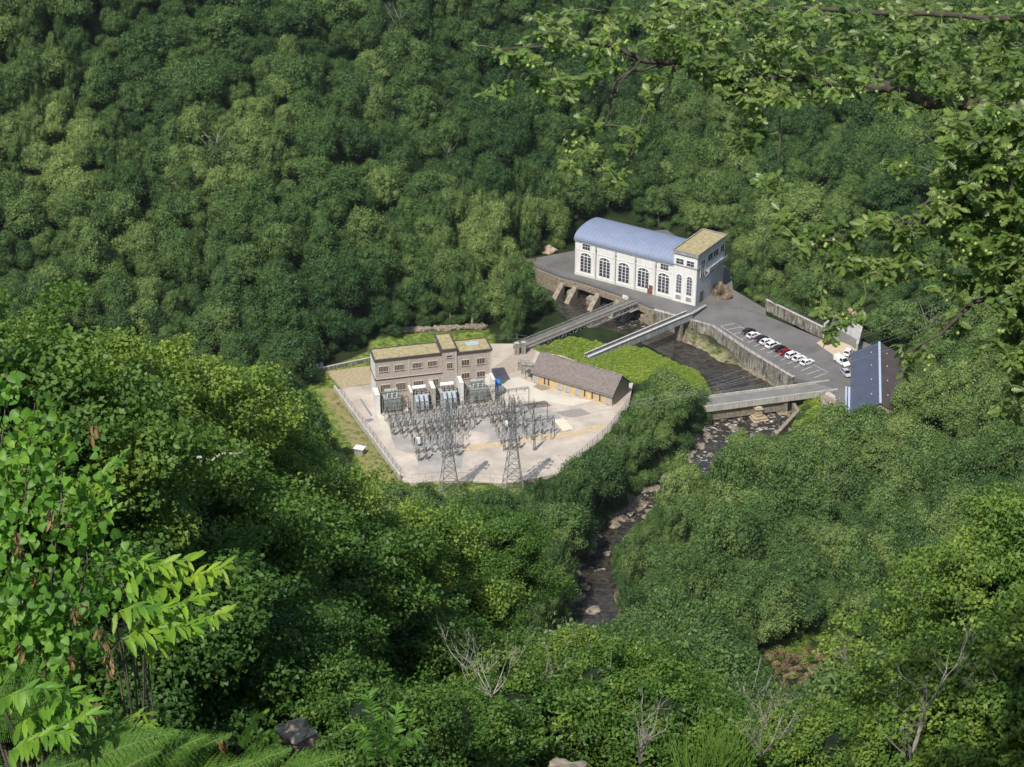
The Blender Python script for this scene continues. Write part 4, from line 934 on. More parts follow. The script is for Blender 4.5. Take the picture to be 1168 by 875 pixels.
def proto_disc():
    o = empty('disconnector', (0,0,0)); mb = MB()
    for y_ in (-1.1, 1.1): mb.beam((0,y_,0),(0,y_,2.6),.10)
    mb.beam((0,-1.4,2.65),(0,1.4,2.65),.12,.12); mb.beam((0,-1.1,1.2),(0,1.1,2.6),.05); mb.build('stand', M_steel, o)
    for y_ in (-1.1, 1.1):
        mb = MB(); shed_stack(mb, 0, y_, 2.74, 1.2, .15); mb.build('insulator', M_ins, o)
    mb = MB(); mb.beam((0,-1.1,4.0),(0,.1,4.55),.09); mb.beam((0,1.1,4.0),(0,.9,4.3),.1); mb.build('blade', M_galv, o); return o
KN = {'post': ('post insulator', 'brown post insulator on a lattice stand'), 'ct': ('current transformer', 'current transformer with a round grey head'), 'brk': ('circuit breaker', 'tall grey circuit breaker on a steel post'), 'disc': ('disconnector', 'two column disconnector with a raised blade')}
protos = {'post': proto_post, 'ct': proto_ct, 'brk': proto_breaker, 'disc': proto_disc}; made = {}
zone = np.array([(434,470),(446,462),(545,443),(566,447),(596,462),(607,492),(604,524),(574,522),(560,488),(545,482),(532,505),(530,530),(500,536),(474,530),(466,508),(448,497)], float)
bays = [('the leftmost transformer', 1.2), ('the second transformer', 8.9), ('the third transformer', 16.4), ('the rightmost transformer', 24.2)]
rows = [('post',-6.6,'first'),('disc',-9.2,'second'),('brk',-12.6,'third'),('ct',-15.4,'fourth'),('post',-17.6,'fifth'),('disc',-20.4,'sixth'),('post',-23.4,'seventh'),('brk',-26.2,'eighth'),('ct',-29.2,'ninth')]
def place_gear(kind, p_, rz, lab, grp):
    if kind not in made: o = protos[kind](); made[kind] = o
    else: o = copy_tree(made[kind])
    o.location = p_; o.rotation_euler = (0,0,rz); o.scale = (.92,.92,.84); tag(o, lab, KN[kind][0], grp)
bus = MB(); rr = random.Random(9)
for bn, u0 in bays:
    for kind, v, rn in rows:
        ok_ = 0
        for ph in range(4):
            p_ = L2W(u0+ph*1.85+.2, v+rr.uniform(-.15,.15)); x_, y_, _ = proj((p_.x, p_.y, 0))
            if rr.random() > .08 and inside(zone, np.array([x_]), np.array([y_]))[0]:
                ok_ += 1
                place_gear(kind, p_, ang2, f'{KN[kind][1]}, {rn} row out from {bn}', f'{KN[kind][0]}s, {rn} row out from {bn}')
                if kind in ('disc',): pass
# second group by the right pylon
for i, (u, v) in enumerate([(31.5,-9),(33.5,-9.4),(35.5,-9.8),(31.2,-12.5),(33.2,-13),(35.2,-13.4),(31,-16),(33,-16.4),(35.2,-16.8),(37.4,-17.2),(32,-19.5),(34.2,-19.8),(36.6,-20.2),(38.6,-20.6),(33.5,-23),(35.8,-23.4),(38,-23.8),(34.8,-26),(37.2,-26.4),(39.4,-26.8),(40.8,-23.2)]):
    kind = ('disc','brk','post','ct')[(i//3) % 4]
    place_gear(kind, L2W(u-.8, v), ang2, f'{KN[kind][1]}, in the cluster behind the right pylon', f'{KN[kind][0]}s in the cluster behind the right pylon')
# tubular busbars lying across the rows
for k, (u0, u1, v, h_, lab) in enumerate([(1,15,-14.2,7.2,'steel gantry over the left middle of the switchgear'),(17,30,-14.2,7.6,'steel gantry over the right middle of the switchgear'),(7.5,15,-25,7.2,'small steel gantry nearest the left pylon'),(30.5,37,-11,8.5,'tall steel gantry right of the main switchgear'),(31.5,40,-18,7.5,'steel gantry just behind the right pylon'),(33,40,-24.8,6.8,'low steel gantry at the foot of the right pylon')]):
    portal(u0, u1, v, h_-1.9, lab, M_steel)
bn = 0
for u0, v0, v1, z_ in [(x_, a_, b__, 4.35) for x_ in (1.8,3.75,5.7,9.5,11.45,13.4,17,18.95,20.9,24.8,26.75,28.7) for a_, b__ in ((-6.6,-12.6),)]+[(x_, -12.8, -17.6, 4.35) for x_ in (9.5,11.45,13.4,17,18.95)]+[(x_, -17.6, -26, 4.35) for x_ in (9.5,11.45,13.4)]+[(x_, -9.2, -23, 4.4) for x_ in (31.4,33.4,35.6)]:
    mb = MB(); mb.tube([(0,0,0),(0,v1-v0,0)], .06, 5); o = mb.build('busbar', M_galv, None, loc=L2W(u0, v0, z_*.78)); o.rotation_euler.z = ang2
    tag(o, 'thin tubular busbar running over the insulator rows', 'busbar', 'busbars over the switchgear')
for u0, u1, v0, z_ in [(.5,30,-6.6,3.75),(.5,30,-9.2,4.1),(1,30,-12.6,5.0),(6,28,-15.4,4.4),(7,16,-17.6,3.75),(8,16,-20.4,4.1),(8,15,-23.4,3.8),(30.5,37,-9.4,4.3),(30.3,37.5,-16.4,4.6),(31.5,38.5,-19.8,4.2),(33,40,-23.4,4.2)]:
    for dz in (0, .9):
        mb = MB(); mb.tube([(0,0,0),((u1-u0)*.5,0,-.25),(u1-u0,0,0)], .035, 4); o = mb.build('conductor', M_steel, None, loc=L2W(u0, v0+dz*.5, z_+dz)); o.rotation_euler.z = ang2
        tag(o, 'thin sagging conductor strung crosswise over the switchgear rows', 'power line', 'conductors strung over the switchgear')
for x_, y_, lab in ((477,510,'small white box among the near left switchgear'),(577,491,'white box on a post behind the right pylon')):
    o = empty('control_box', G3(x_, y_), ang2, lab, 'control box'); mb = MB(); mb.box(-.5,.5,-.3,.3,1.0,2.6); mb.build('case', M_whitep, o); mb = MB(); mb.beam((0,0,0),(0,0,1.0),.15); mb.build('post', M_galv, o)
o = empty('work_hut', G3(410.5, 517.5, -.3), R(-20), 'small white roofed hut on the grass outside the left wall', 'hut')
mb = MB(); mb.box(-1.1,1.1,-.8,.8,0,1.6); mb.build('wall', M_conc, o); mb = MB(); mb.box(-1.3,1.3,-1,1,1.61,1.8); mb.build('roof', M_whitep, o)
for k, x_ in enumerate((362.5, 367)):
    o = empty('white_cabinet', G3(x_, 419.5-k*1, -.2), R(10), ['left of two small white cabinets behind the grey wall', 'right of two small white cabinets behind the grey wall'][k], 'cabinet')
    mb = MB(); mb.box(-.4,.4,-.3,.3,0,1.2); mb.build('body', M_whitep, o, bevel=.04); mb = MB(); mb.box(-.45,.45,-.35,.35,1.201,1.3); mb.build('lid', M_concl, o)
o = empty('information_board', G3(713.5, 343.2), ang, 'white board fixed to the railing where the footbridge meets the platform', 'sign')
mb = MB(); mb.box(-1.0,1.0,-.05,.05,.4,1.7); mb.build('panel', M_whitep, o); mb = MB(); mb.beam((-.8,.1,0),(-.8,.1,1.6),.1); mb.beam((.8,.1,0),(.8,.1,1.6),.1); mb.build('post', M_steel, o)

# ------------------------------------------------------------------ river stones (individuals)
rms = [rock_mesh('river_rock', s_, 1, 3, (1,1,.62), .42) for s_ in (31,32,33,34)]
rr = random.Random(12); k = 0
reach = [(6.6,8.1,'rapids below the road bridge',40),(8.1,9.8,'bend of the stream below the rapids',38),(9.8,11.3,'rocky narrows above the lower pool',60),(11.3,12.8,'edge of the lower pool',34),(1.6,6.0,'bank below the car park wall',60)]
def riv_at(u):
    i = min(int(u), len(RIV)-2); f_ = u-i; p_ = RIV[i]*(1-f_)+RIV[i+1]*f_; d_ = RIV[i+1]-RIV[i]; d_ /= np.linalg.norm(d_); return p_, np.array([-d_[1], d_[0]]), RIVW[i]*(1-f_)+RIVW[i+1]*f_
for u0, u1, lab, n in reach:
    for i in range(n):
        u = rr.uniform(u0, u1); p_, n_, hw_ = riv_at(u); s_ = rr.choice((-1, 1))*hw_*rr.choice((rr.uniform(.7,1.25), rr.uniform(.1,1.1)))
        if lab.startswith('bank'): s_ = hw_*rr.uniform(1.0, 1.5)
        if 11.6 < u < 12.6 and abs(s_) < hw_*.7: s_ = hw_*1.05*np.sign(s_)
        sz = rr.choice((rr.uniform(.25,.6), rr.uniform(.4,1.0), rr.uniform(.7,1.3)))*(1.15 if 'narrows' in lab else 1)*(.55 if 'bank' in lab else 1)
        q_ = p_+n_*s_; z_ = max(RZ-.1, hgt(q_[0], q_[1]))
        o = link('river_rock', rms[k % 4], None, (q_[0], q_[1], z_+sz*.05), (rr.uniform(-.2,.2), rr.uniform(-.2,.2), rr.uniform(0,6.3)), (sz*rr.uniform(1,1.7), sz, sz*rr.uniform(.7,1)))
        big = sz > .95
        tag(o, ('large tan boulder on the ' if big else 'brown river stone on the ')+lab, 'rock', ('large boulders on the ' if big else 'river stones on the ')+lab); k += 1
# hand placed boulders of the lower reach
for x_, y_, s_, lab in ((718,584,1.5,'broad flat boulder where the stream emerges above the narrows'),(706,590,1.4,'brown boulder next to the broad flat one'),(733,577,1.3,'pale boulder at the upper end of the narrows'),(657,683,1.5,'tall tan boulder on the left of the lower pool'),(676,697,1.2,'flat tan boulder splitting the lower pool'),(668,670,1.1,'tan boulder at the top left of the lower pool'),(700,600,1.2,'grey boulder at the left edge of the narrows')):
    q_ = G(x_, y_, RZ); o = link('river_boulder', rms[int(s_*10) % 4], None, (q_[0], q_[1], RZ+.15), (.05,.1,x_), (s_*1.5, s_, s_*.8)); tag(o, lab, 'rock')
# ------------------------------------------------------------------ foliage
M_leaf = leaf_mat('forest_leaves', (.046,.100,.034), (.108,.182,.056), (.26,.335,.115), .30, nscale=.35, namp=.45)
M_leafn = leaf_mat('near_leaves', (.04,.10,.024), (.098,.185,.036), (.27,.35,.07), .38, .5, .3, nscale=2.2, namp=.6)
M_leafc = leaf_mat('chestnut_leaves', (.055,.15,.022), (.13,.28,.035), (.30,.42,.04), .42, .45, .3, nscale=3, namp=.7)
M_fern = leaf_mat('fern_green', (.04,.10,.02), (.085,.18,.035), (.16,.27,.045), .4, .55, .2)
M_oakl = leaf_mat('oak_leaves', (.03,.07,.018), (.125,.20,.045), (.36,.42,.14), .38, .42, .45, nscale=2.5, namp=.6)
M_brownl = leaf_mat('dead_leaves', (.13,.065,.03), (.24,.15,.08), (.42,.31,.18), .2, .7, .1)
M_grassl = leaf_mat('grass_blades', (.07,.13,.025), (.16,.25,.045), (.32,.40,.09), .35)
def unit(n_, r): v = r.normal(size=(n_,3)); return v/np.linalg.norm(v, axis=1)[:,None]
def leaf_quads(C, N, size, r, asp=.65, droop=0):
    """one bent quad per centre; C centres, N facing directions"""
    n_ = len(C); N = N/np.linalg.norm(N, axis=1)[:,None]
    A_ = np.cross(N, unit(n_, r)); A_ /= np.linalg.norm(A_, axis=1)[:,None]+1e-9; B_ = np.cross(N, A_)
    s = size*r.uniform(.65, 1.3, n_)[:,None]
    A_ = A_*s*.5; B_ = B_*s*.5*asp
    V = np.stack([C-A_, C-B_*r.uniform(.7,1.2,(n_,1))+N*s*.10, C+A_-N*s*.06, C+B_*r.uniform(.7,1.2,(n_,1))+N*s*.10], 1).reshape(-1,3)
    return V
def ico(sub=1):
    import bmesh
    bm = bmesh.new(); bmesh.ops.create_icosphere(bm, subdivisions=sub, radius=1); V = np.array([v.co[:] for v in bm.verts]); F = np.array([[v.index for v in f.verts] for f in bm.faces]); bm.free(); return V, F
IV, IF = ico(1)
def crown_mesh(name, seed, m, npuff, nleaf, shape, puff_r, leaf, kind='round', core=.8, asp=.65, fine=.15, cmul=1.0):
    """shape (rx,ry,rz); centre at origin"""
    r = np.random.default_rng(seed); sh = np.array(shape, float)
    U = unit(npuff*3, r)
    if kind == 'round': U[:,2] = np.where(U[:,2] < -.35, -U[:,2], U[:,2])
    keep = []                                   # spread the puffs over the surface
    for u in U:
        if all(np.linalg.norm(u-k_) > 1.25/math.sqrt(npuff)*1.35 for k_ in keep): keep.append(u)
        if len(keep) >= npuff: break
    K_ = np.array(keep); n_in = npuff//3
    Cn = np.vstack([K_*r.uniform(.55, .92, (len(K_),1)), unit(n_in, r)*r.uniform(.15,.5,(n_in,1))])*sh
    rad = puff_r*r.uniform(.5, 1.4, len(Cn))
    if kind == 'poplar': Cn[:,2] += np.abs(Cn[:,2])*.1
    nl = np.maximum(20, (nleaf*(rad**2)/(rad**2).sum()).astype(int))
    VV = []; SH = []
    for c_, ra, k_ in zip(Cn, rad, nl):
        d = unit(k_, r); up = d[:,2]; d = d[(up > -.55) | (r.random(k_) < .3)]; k2 = len(d)
        elong = np.array([1,1,1.0 if kind != 'poplar' else 2.0])
        lump = 1+.25*np.sin(d[:,0]*5+seed)*np.cos(d[:,1]*6+c_[0])+fine*r.normal(size=k2)
        p_ = c_+d*ra*elong*lump[:,None]*r.uniform(.72,1.08,(k2,1))
        outw = p_/sh; outw /= np.linalg.norm(outw, axis=1)[:,None]+1e-6
        N = d*.75+outw*.3+unit(k2, r)*1.0+np.array([0,0,.2])
        VV.append(leaf_quads(p_, N, leaf, r, asp)); tone = r.uniform(.15,.85)
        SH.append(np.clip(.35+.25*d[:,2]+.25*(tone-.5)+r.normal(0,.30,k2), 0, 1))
    V = np.vstack(VV); F = np.arange(len(V)).reshape(-1,4); S = np.concatenate(SH)
    # inner masses coloured darkest for shade within the crown, as triangles doubled to quads
    CV = []; CF = []; base = len(V)
    if core:
        for c_, ra in zip(Cn, rad):
            el = np.array([1,1,1.0 if kind != 'poplar' else 2.0]); vv = IV*(ra*core*r.uniform(.8,1.0,(len(IV),1)))*el+c_
            tri = IF+base+sum(len(x) for x in CV); CV.append(vv); CF.append(tri)
    me_ = bpy.data.meshes.new(name)
    if CV:
        V2 = np.vstack([V]+CV); T_ = np.vstack(CF)
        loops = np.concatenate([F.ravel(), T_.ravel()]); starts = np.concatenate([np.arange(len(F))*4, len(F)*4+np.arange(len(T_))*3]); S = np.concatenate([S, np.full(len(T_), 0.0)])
    else: V2 = V; loops = F.ravel(); starts = np.arange(len(F))*4
    me_.vertices.add(len(V2)); me_.vertices.foreach_set('co', V2.astype(np.float32).ravel()); me_.loops.add(len(loops)); me_.loops.foreach_set('vertex_index', loops.astype(np.int32))
    me_.polygons.add(len(starts)); me_.polygons.foreach_set('loop_start', starts.astype(np.int32)); me_.materials.append(m)
    at = me_.attributes.new('shade', 'FLOAT', 'FACE'); at.data.foreach_set('value', S.astype(np.float32)); me_.update(calc_edges=True)
    return me_
def trunk_mb(mb, h_, r_, seed, lean=.04, limbs=5, spread=.35):
    rr_ = random.Random(seed); top = Vector((rr_.uniform(-1,1)*lean*h_, rr_.uniform(-1,1)*lean*h_, h_))
    pts_ = [Vector((0,0,-.8))]+[top*(k/5)+Vector((rr_.uniform(-1,1),rr_.uniform(-1,1),0))*.03*h_ for k in range(1,6)]
    mb.tube(pts_, [r_*1.35]+[r_*(1-.75*k/5) for k in range(1,6)], 7)
    for k in range(limbs):
        s_ = pts_[2+k % 3]; a_ = 2*math.pi*(k+rr_.random()*.6)/limbs; L_ = h_*rr_.uniform(.8,1.1)*spread
        e = s_+Vector((math.cos(a_)*L_, math.sin(a_)*L_, L_*rr_.uniform(.5,1.1))); mid = s_.lerp(e,.5)+Vector((0,0,-.04*h_)); mb.tube([s_, mid, e], [r_*.42, r_*.28, r_*.08], 5)
    return mb
# species of the valley forest: crown centre height hc above ground
species = []
def add_species(nm, seed, npuff, nleaf, shape, pr_, leaf, hc, kind='round', word='round crowned', asp=.65, bark=M_bark, fine=.15, core=.8):
    cm = crown_mesh(nm+'_crown', seed, M_leaf, npuff, nleaf, shape, pr_, leaf, kind, core, asp, fine)
    mb = trunk_mb(MB(), hc+shape[2]*.55, .28, seed, spread=.28)
    tm = mb.mesh(nm+'_trunk', bark, smooth=True); species.append(dict(name=nm, crown=cm, trunk=tm, hc=hc, r=max(shape[:2])+pr_*.6, word=word, top=hc+shape[2]+pr_*.6))
add_species('broadleaf_tree', 1, 30, 12000, (3.7,3.7,3.9), 1.35, .37, 5.0)
add_species('broadleaf_tree', 2, 40, 13000, (4.0,3.5,4.2), 1.2, .35, 5.4, word='lumpy crowned', fine=.22)
add_species('broadleaf_tree', 3, 26, 11500, (3.6,4.4,3.6), 1.5, .40, 4.6, word='broad', fine=.25)
add_species('broadleaf_tree', 4, 46, 13000, (3.3,3.4,4.9), 1.1, .34, 6.2, word='tall domed', fine=.2)
add_species('slender_tree', 5, 30, 10500, (2.3,2.3,5.0), .85, .33, 6.4, 'poplar', 'slender feathery', .4, M_barkl, .22)
add_species('slender_tree', 6, 26, 9500, (2.7,2.4,4.4), .80, .34, 5.6, 'poplar', 'feathery', .35, M_barkl, .28, .7)
add_species('bushy_tree', 7, 20, 7500, (2.6,2.5,2.0), 1.1, .34, 2.0, word='low bushy')
add_species('sparse_tree', 8, 22, 1700, (2.6,2.6,3.6), .9, .34, 5.6, 'poplar', 'half bare grey limbed', .5, M_barkl, .4, 0)
species[7]['trunk'] = trunk_mb(MB(), 8.4, .2, 88, .05, 16, .34).mesh('sparse_tree_trunk', M_barkl, smooth=True)
# ------------------------------------------------------------------ where trees may stand
clear_px = [
 [(358,420),(424,394),(470,379),(552,372),(566,388),(588,390),(640,347),(612,322),(609,292),(650,284),(652,256),(690,247),(790,270),(834,274),(836,330),(875,350),(940,364),(985,384),(1000,392),(1033,410),(1032,440),(1016,464),(974,466),(965,460),(945,455),(908,464),(912,494),(885,504),(872,482),(842,470),(834,505),(822,500),(820,470),(800,448),(770,425),(742,420),(724,430),(724,452),(708,479),(690,496),(664,522),(652,536),(640,541),(604,550),(590,560),(500,562),(480,561),(455,549),(420,548),(398,532),(352,440)],
 [(838,466),(905,468),(906,484),(880,494),(846,490),(832,500),(818,535),(800,545),(806,505),(822,480)],
 [(744,562),(752,566),(744,600),(716,606),(700,640),(704,720),(657,720),(658,665),(672,625),(694,600),(716,570)],
 [(870,745),(898,728),(960,728),(1010,742),(1005,765),(950,790),(900,800),(872,790)],
]
CLR = [np.array(p_, float) for p_ in clear_px]
DUCTCLR = np.array([(590,405),(722,345),(790,362),(818,372),(905,432),(948,440),(905,470),(818,466),(722,428),(600,410)], float)
no_ground = [YARD, PLAT, LAWN, ISLE, PL([(905,470),(948,455),(968,472),(978,486),(940,500),(912,490)])]
no_ground.append(PL([(355,430),(384,444),(457,547),(470,551),(573,551),(600,549),(596,566),(500,572),(440,566),(400,540)]))
def free(x, y, z, sp, s_):
    hc = sp['hc']*s_; r_ = sp['r']*s_; tz = sp['top']*s_
    pts_ = [(x, y, z), (x, y, z+tz*.97), (x-r_*.85, y, z+hc), (x+r_*.85, y, z+hc), (x, y, z+hc), (x-r_*.6, y, z+hc*1.35), (x+r_*.6, y, z+hc*1.35), (x-r_*.6, y, z+hc*.6), (x+r_*.6, y, z+hc*.6)]
    q_ = np.array([proj(p_)[:2] for p_ in pts_])
    return not any(inside(c_, q_[:,0], q_[:,1]).any() for c_ in CLR)
rt = random.Random(77)
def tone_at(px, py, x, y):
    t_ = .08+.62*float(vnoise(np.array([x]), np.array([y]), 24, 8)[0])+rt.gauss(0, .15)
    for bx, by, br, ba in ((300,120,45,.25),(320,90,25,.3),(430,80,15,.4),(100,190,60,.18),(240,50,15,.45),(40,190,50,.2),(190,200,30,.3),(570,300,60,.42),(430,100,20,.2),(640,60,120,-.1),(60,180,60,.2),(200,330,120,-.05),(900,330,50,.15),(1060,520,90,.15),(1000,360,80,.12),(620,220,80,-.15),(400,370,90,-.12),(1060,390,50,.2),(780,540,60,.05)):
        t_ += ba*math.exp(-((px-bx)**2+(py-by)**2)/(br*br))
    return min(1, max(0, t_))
cand = []
sp_sp = 5.2
for gy_ in np.arange(60, 640, sp_sp*.88):
    hwid = .36*math.hypot(gy_, 180)+18
    for gx_ in np.arange(-hwid, hwid, sp_sp):
        x = gx_+rt.uniform(-.42,.42)*sp_sp; y = gy_+rt.uniform(-.42,.42)*sp_sp
        if any(inside(p_, np.array([x]), np.array([y]))[0] for p_ in no_ground): continue
        d_, hw_, _ = dist_line(RIV, np.array([x]), np.array([y]), vals=RIVW)
        if d_[0] < hw_[0]+.8: continue
        z = hgt(x, y)
        px, py, w_ = proj((x, y, z+6))
        if w_ < 135 or px < -110 or px > 1280 or py < -70 or py > 960: continue
        near_riv = d_[0] < 22 and py > 480
        u = rt.random()
        slender = (abs(px-560) < 70 and 230 < py < 400) or near_riv or (py < 330 and float(vnoise(np.array([x]), np.array([y]), 30, 6)[0]) > .74)
        sp = rt.choice(species[4:6]) if (slender and u < .6) else species[int(u*4)]
        if rt.random() < .02: sp = species[7]
        feath = 495 < px < 645 and 205 < py < 400
        if feath and rt.random() < .75: sp = rt.choice(species[4:6])
        if px > 850 and 230 < py < 380 and rt.random() < .5: sp = species[6]
        s_ = rt.choice((rt.uniform(.5,.8), rt.uniform(.7,1.0), rt.uniform(.85,1.2), rt.uniform(1.1,1.5))) * (1.05 if py > 430 and px > 650 else 1)
        if feath: s_ = rt.uniform(1.0, 1.45)
        ok_ = False
        for tr_ in (s_, s_*.75, s_*.5, .4, .3):
            if free(x, y, z, sp, tr_): s_ = tr_; ok_ = True; break
        if not ok_ and free(x, y, z, species[6], .6): sp = species[6]; s_ = .6; ok_ = True
        if not ok_: continue
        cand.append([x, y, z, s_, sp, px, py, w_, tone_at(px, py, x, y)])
# who is seen: not behind the near canopy, not below the horizon of the near hill
canopy = np.array([(-200,330),(0,315),(60,352),(150,375),(230,395),(330,430),(400,510),(450,565),(560,600),(620,690),(640,760),(760,780),(870,810),(1000,800),(1080,660),(1400,620),(1400,1100),(-200,1100)], float)
for c_ in cand:
    c_.append(bool(0 < c_[5] < 1168 and 0 < c_[6] < 870 and not inside(canopy, np.array([c_[5]]), np.array([c_[6]]))[0]))
cand.sort(key=lambda c_: (not c_[9], c_[7]))
MAXT = 290
vis = [c_ for c_ in cand if c_[9]]
indiv = vis[:MAXT]; rest = vis[MAXT:]+[c_ for c_ in cand if not c_[9]]
print('TREES', len(vis), len(indiv), len(rest))
LM = [('the white power hall', 740, 300), ('the pale footbridge', 640, 372), ('the concrete road bridge', 880, 450), ('the slate roofed store', 668, 430), ('the brick substation block', 490, 400), ('the lower river pool', 680, 695), ('the blue roofed shed', 1000, 435), ('the brown bracken patch', 905, 765), ('the car park', 890, 380), ('the rocky narrows', 705, 605), ('the ruined river pier', 865, 465), ('the yard corner fence', 670, 515), ('the narrow bare rock strip', 872, 306)]
ORD = ['nearest', 'second nearest', 'third nearest', 'fourth nearest', 'fifth nearest', 'sixth nearest', 'seventh nearest', 'eighth nearest']
def tword(t_): return 'dark green' if t_ < .33 else ('mid green' if t_ < .52 else ('light green' if t_ < .7 else 'yellowish green'))
cls = {}
for c_ in indiv:
    lm = min(LM, key=lambda l: (l[1]-c_[5])**2+(l[2]-c_[6])**2); dx = c_[5]-lm[1]; dy = c_[6]-lm[2]
    dirw = ('right of' if dx > 0 else 'left of') if abs(dx) > abs(dy) else ('below' if dy > 0 else 'above')
    cls.setdefault((tword(c_[8]), c_[4]['word'], dirw, lm[0]), []).append((math.hypot(dx, dy), c_))
labels = {}
for (tw, wd, dw, lm), L_ in cls.items():
    L_.sort(key=lambda q: q[0])
    for i, (_, c_) in enumerate(L_):
        if len(L_) == 1: labels[id(c_)] = (f'{tw} {wd} tree {dw} {lm}', None)
        elif i < 8: labels[id(c_)] = (f'{tw} {wd} tree {dw} {lm}, {ORD[i]}', None)
        else: labels[id(c_)] = (f'{tw} {wd} tree farther {dw} {lm}', f'farther {tw} {wd} trees {dw} {lm}')
for c_ in indiv:
    x, y, z, s_, sp = c_[:5]; lab, grp = labels[id(c_)]
    o = empty(sp['name'], (x, y, z-.1), rt.uniform(0, 6.28), lab, 'tree', 'trees of the valley forest'); o.scale = (s_*rt.uniform(.8,1.2), s_*rt.uniform(.8,1.2), s_*rt.choice((rt.uniform(.85,1.1), rt.uniform(1.0,1.3)))); o.rotation_euler.x = rt.uniform(-.08,.08); o.rotation_euler.y = rt.uniform(-.08,.08)
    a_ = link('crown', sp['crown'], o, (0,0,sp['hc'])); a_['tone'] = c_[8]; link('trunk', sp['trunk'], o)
# ------------------------------------------------------------------ instancing of what nobody could count
def scatter(name, items, protos_, label, inst_mat=None):
    """items: (x,y,z,rot(3),scale,tone,idx); protos_: list of meshes"""
    n_ = len(items); me_ = bpy.data.meshes.new(name); me_.vertices.add(n_)
    me_.vertices.foreach_set('co', np.array([it[:3] for it in items], np.float32).ravel())
    def at(nm_, ty, data, key='value'):
        a_ = me_.attributes.new(nm_, ty, 'POINT'); a_.data.foreach_set(key, data)
    at('spin', 'FLOAT_VECTOR', np.array([it[3] for it in items], np.float32).ravel(), 'vector')
    at('size', 'FLOAT_VECTOR', np.array([(it[4]*rt.uniform(.88,1.12), it[4]*rt.uniform(.88,1.12), it[4]*rt.choice((rt.uniform(.85,1.1), rt.uniform(1.0,1.35)))) for it in items], np.float32).ravel(), 'vector'); at('tone', 'FLOAT', np.array([it[5] for it in items], np.float32)); at('pick', 'INT', np.array([it[6] for it in items], np.int32))
    o = link(name, me_); tag(o, label, None, None, 'stuff')
    ng = bpy.data.node_groups.new(name, 'GeometryNodeTree'); ng.interface.new_socket('Geometry', in_out='INPUT', socket_type='NodeSocketGeometry'); ng.interface.new_socket('Geometry', in_out='OUTPUT', socket_type='NodeSocketGeometry')
    N = ng.nodes.new; gi = N('NodeGroupInput'); go = N('NodeGroupOutput'); ip = N('GeometryNodeInstanceOnPoints'); jn = N('GeometryNodeJoinGeometry')
    for pm_ in reversed(protos_):
        po = bpy.data.objects.new(pm_.name, pm_); oi = N('GeometryNodeObjectInfo'); oi.inputs['Object'].default_value = po; oi.inputs['As Instance'].default_value = True
        ng.links.new(oi.outputs['Geometry'], jn.inputs[0])
    def na(nm_, ty): a_ = N('GeometryNodeInputNamedAttribute'); a_.data_type = ty; a_.inputs['Name'].default_value = nm_; return a_.outputs[0]
    ng.links.new(gi.outputs[0], ip.inputs['Points']); ng.links.new(jn.outputs[0], ip.inputs['Instance']); ip.inputs['Pick Instance'].default_value = True
    ng.links.new(na('pick', 'INT'), ip.inputs['Instance Index']); ng.links.new(na('spin', 'FLOAT_VECTOR'), ip.inputs['Rotation']); ng.links.new(na('size', 'FLOAT_VECTOR'), ip.inputs['Scale'])
    ng.links.new(ip.outputs[0], go.inputs[0]); md = o.modifiers.new('scatter', 'NODES'); md.node_group = ng; return o
def joined(name, sp):
    """crown and trunk as one mesh for the far wood"""
    import bmesh
    a_ = bpy.data.objects.new('a', sp['crown']); 
    me_ = bpy.data.meshes.new(name); V1 = np.zeros(len(sp['crown'].vertices)*3, np.float32); sp['crown'].vertices.foreach_get('co', V1); V1 = V1.reshape(-1,3)+np.array([0,0,sp['hc']])
    V2 = np.zeros(len(sp['trunk'].vertices)*3, np.float32); sp['trunk'].vertices.foreach_get('co', V2); V2 = V2.reshape(-1,3)
    def lp(m_): l_ = np.zeros(len(m_.loops), np.int32); m_.loops.foreach_get('vertex_index', l_); s_ = np.zeros(len(m_.polygons), np.int32); m_.polygons.foreach_get('loop_start', s_); return l_, s_
    l1, s1 = lp(sp['crown']); l2, s2 = lp(sp['trunk']); sh_ = np.zeros(len(s1), np.float32); sp['crown'].attributes['shade'].data.foreach_get('value', sh_)
    V_ = np.vstack([V1, V2]).astype(np.float32); me_.vertices.add(len(V_)); me_.vertices.foreach_set('co', V_.ravel()); l_ = np.concatenate([l1, l2+len(V1)]); me_.loops.add(len(l_)); me_.loops.foreach_set('vertex_index', l_)
    s_ = np.concatenate([s1, s2+len(l1)]); me_.polygons.add(len(s_)); me_.polygons.foreach_set('loop_start', s_); me_.materials.append(M_leaf); me_.materials.append(sp['trunk'].materials[0])
    me_.polygons.foreach_set('material_index', np.concatenate([np.zeros(len(s1), np.int32), np.ones(len(s2), np.int32)]))
    at = me_.attributes.new('shade', 'FLOAT', 'FACE'); at.data.foreach_set('value', np.concatenate([sh_, np.zeros(len(s2), np.float32)])); me_.update(calc_edges=True); bpy.data.objects.remove(a_); return me_
JM = [joined('far_'+sp['name'], sp) for sp in species]
items = [(c_[0], c_[1], c_[2]-.1, (rt.uniform(-.1,.1),rt.uniform(-.1,.1),rt.uniform(0,6.28)), c_[3], c_[8], species.index(c_[4])) for c_ in rest]
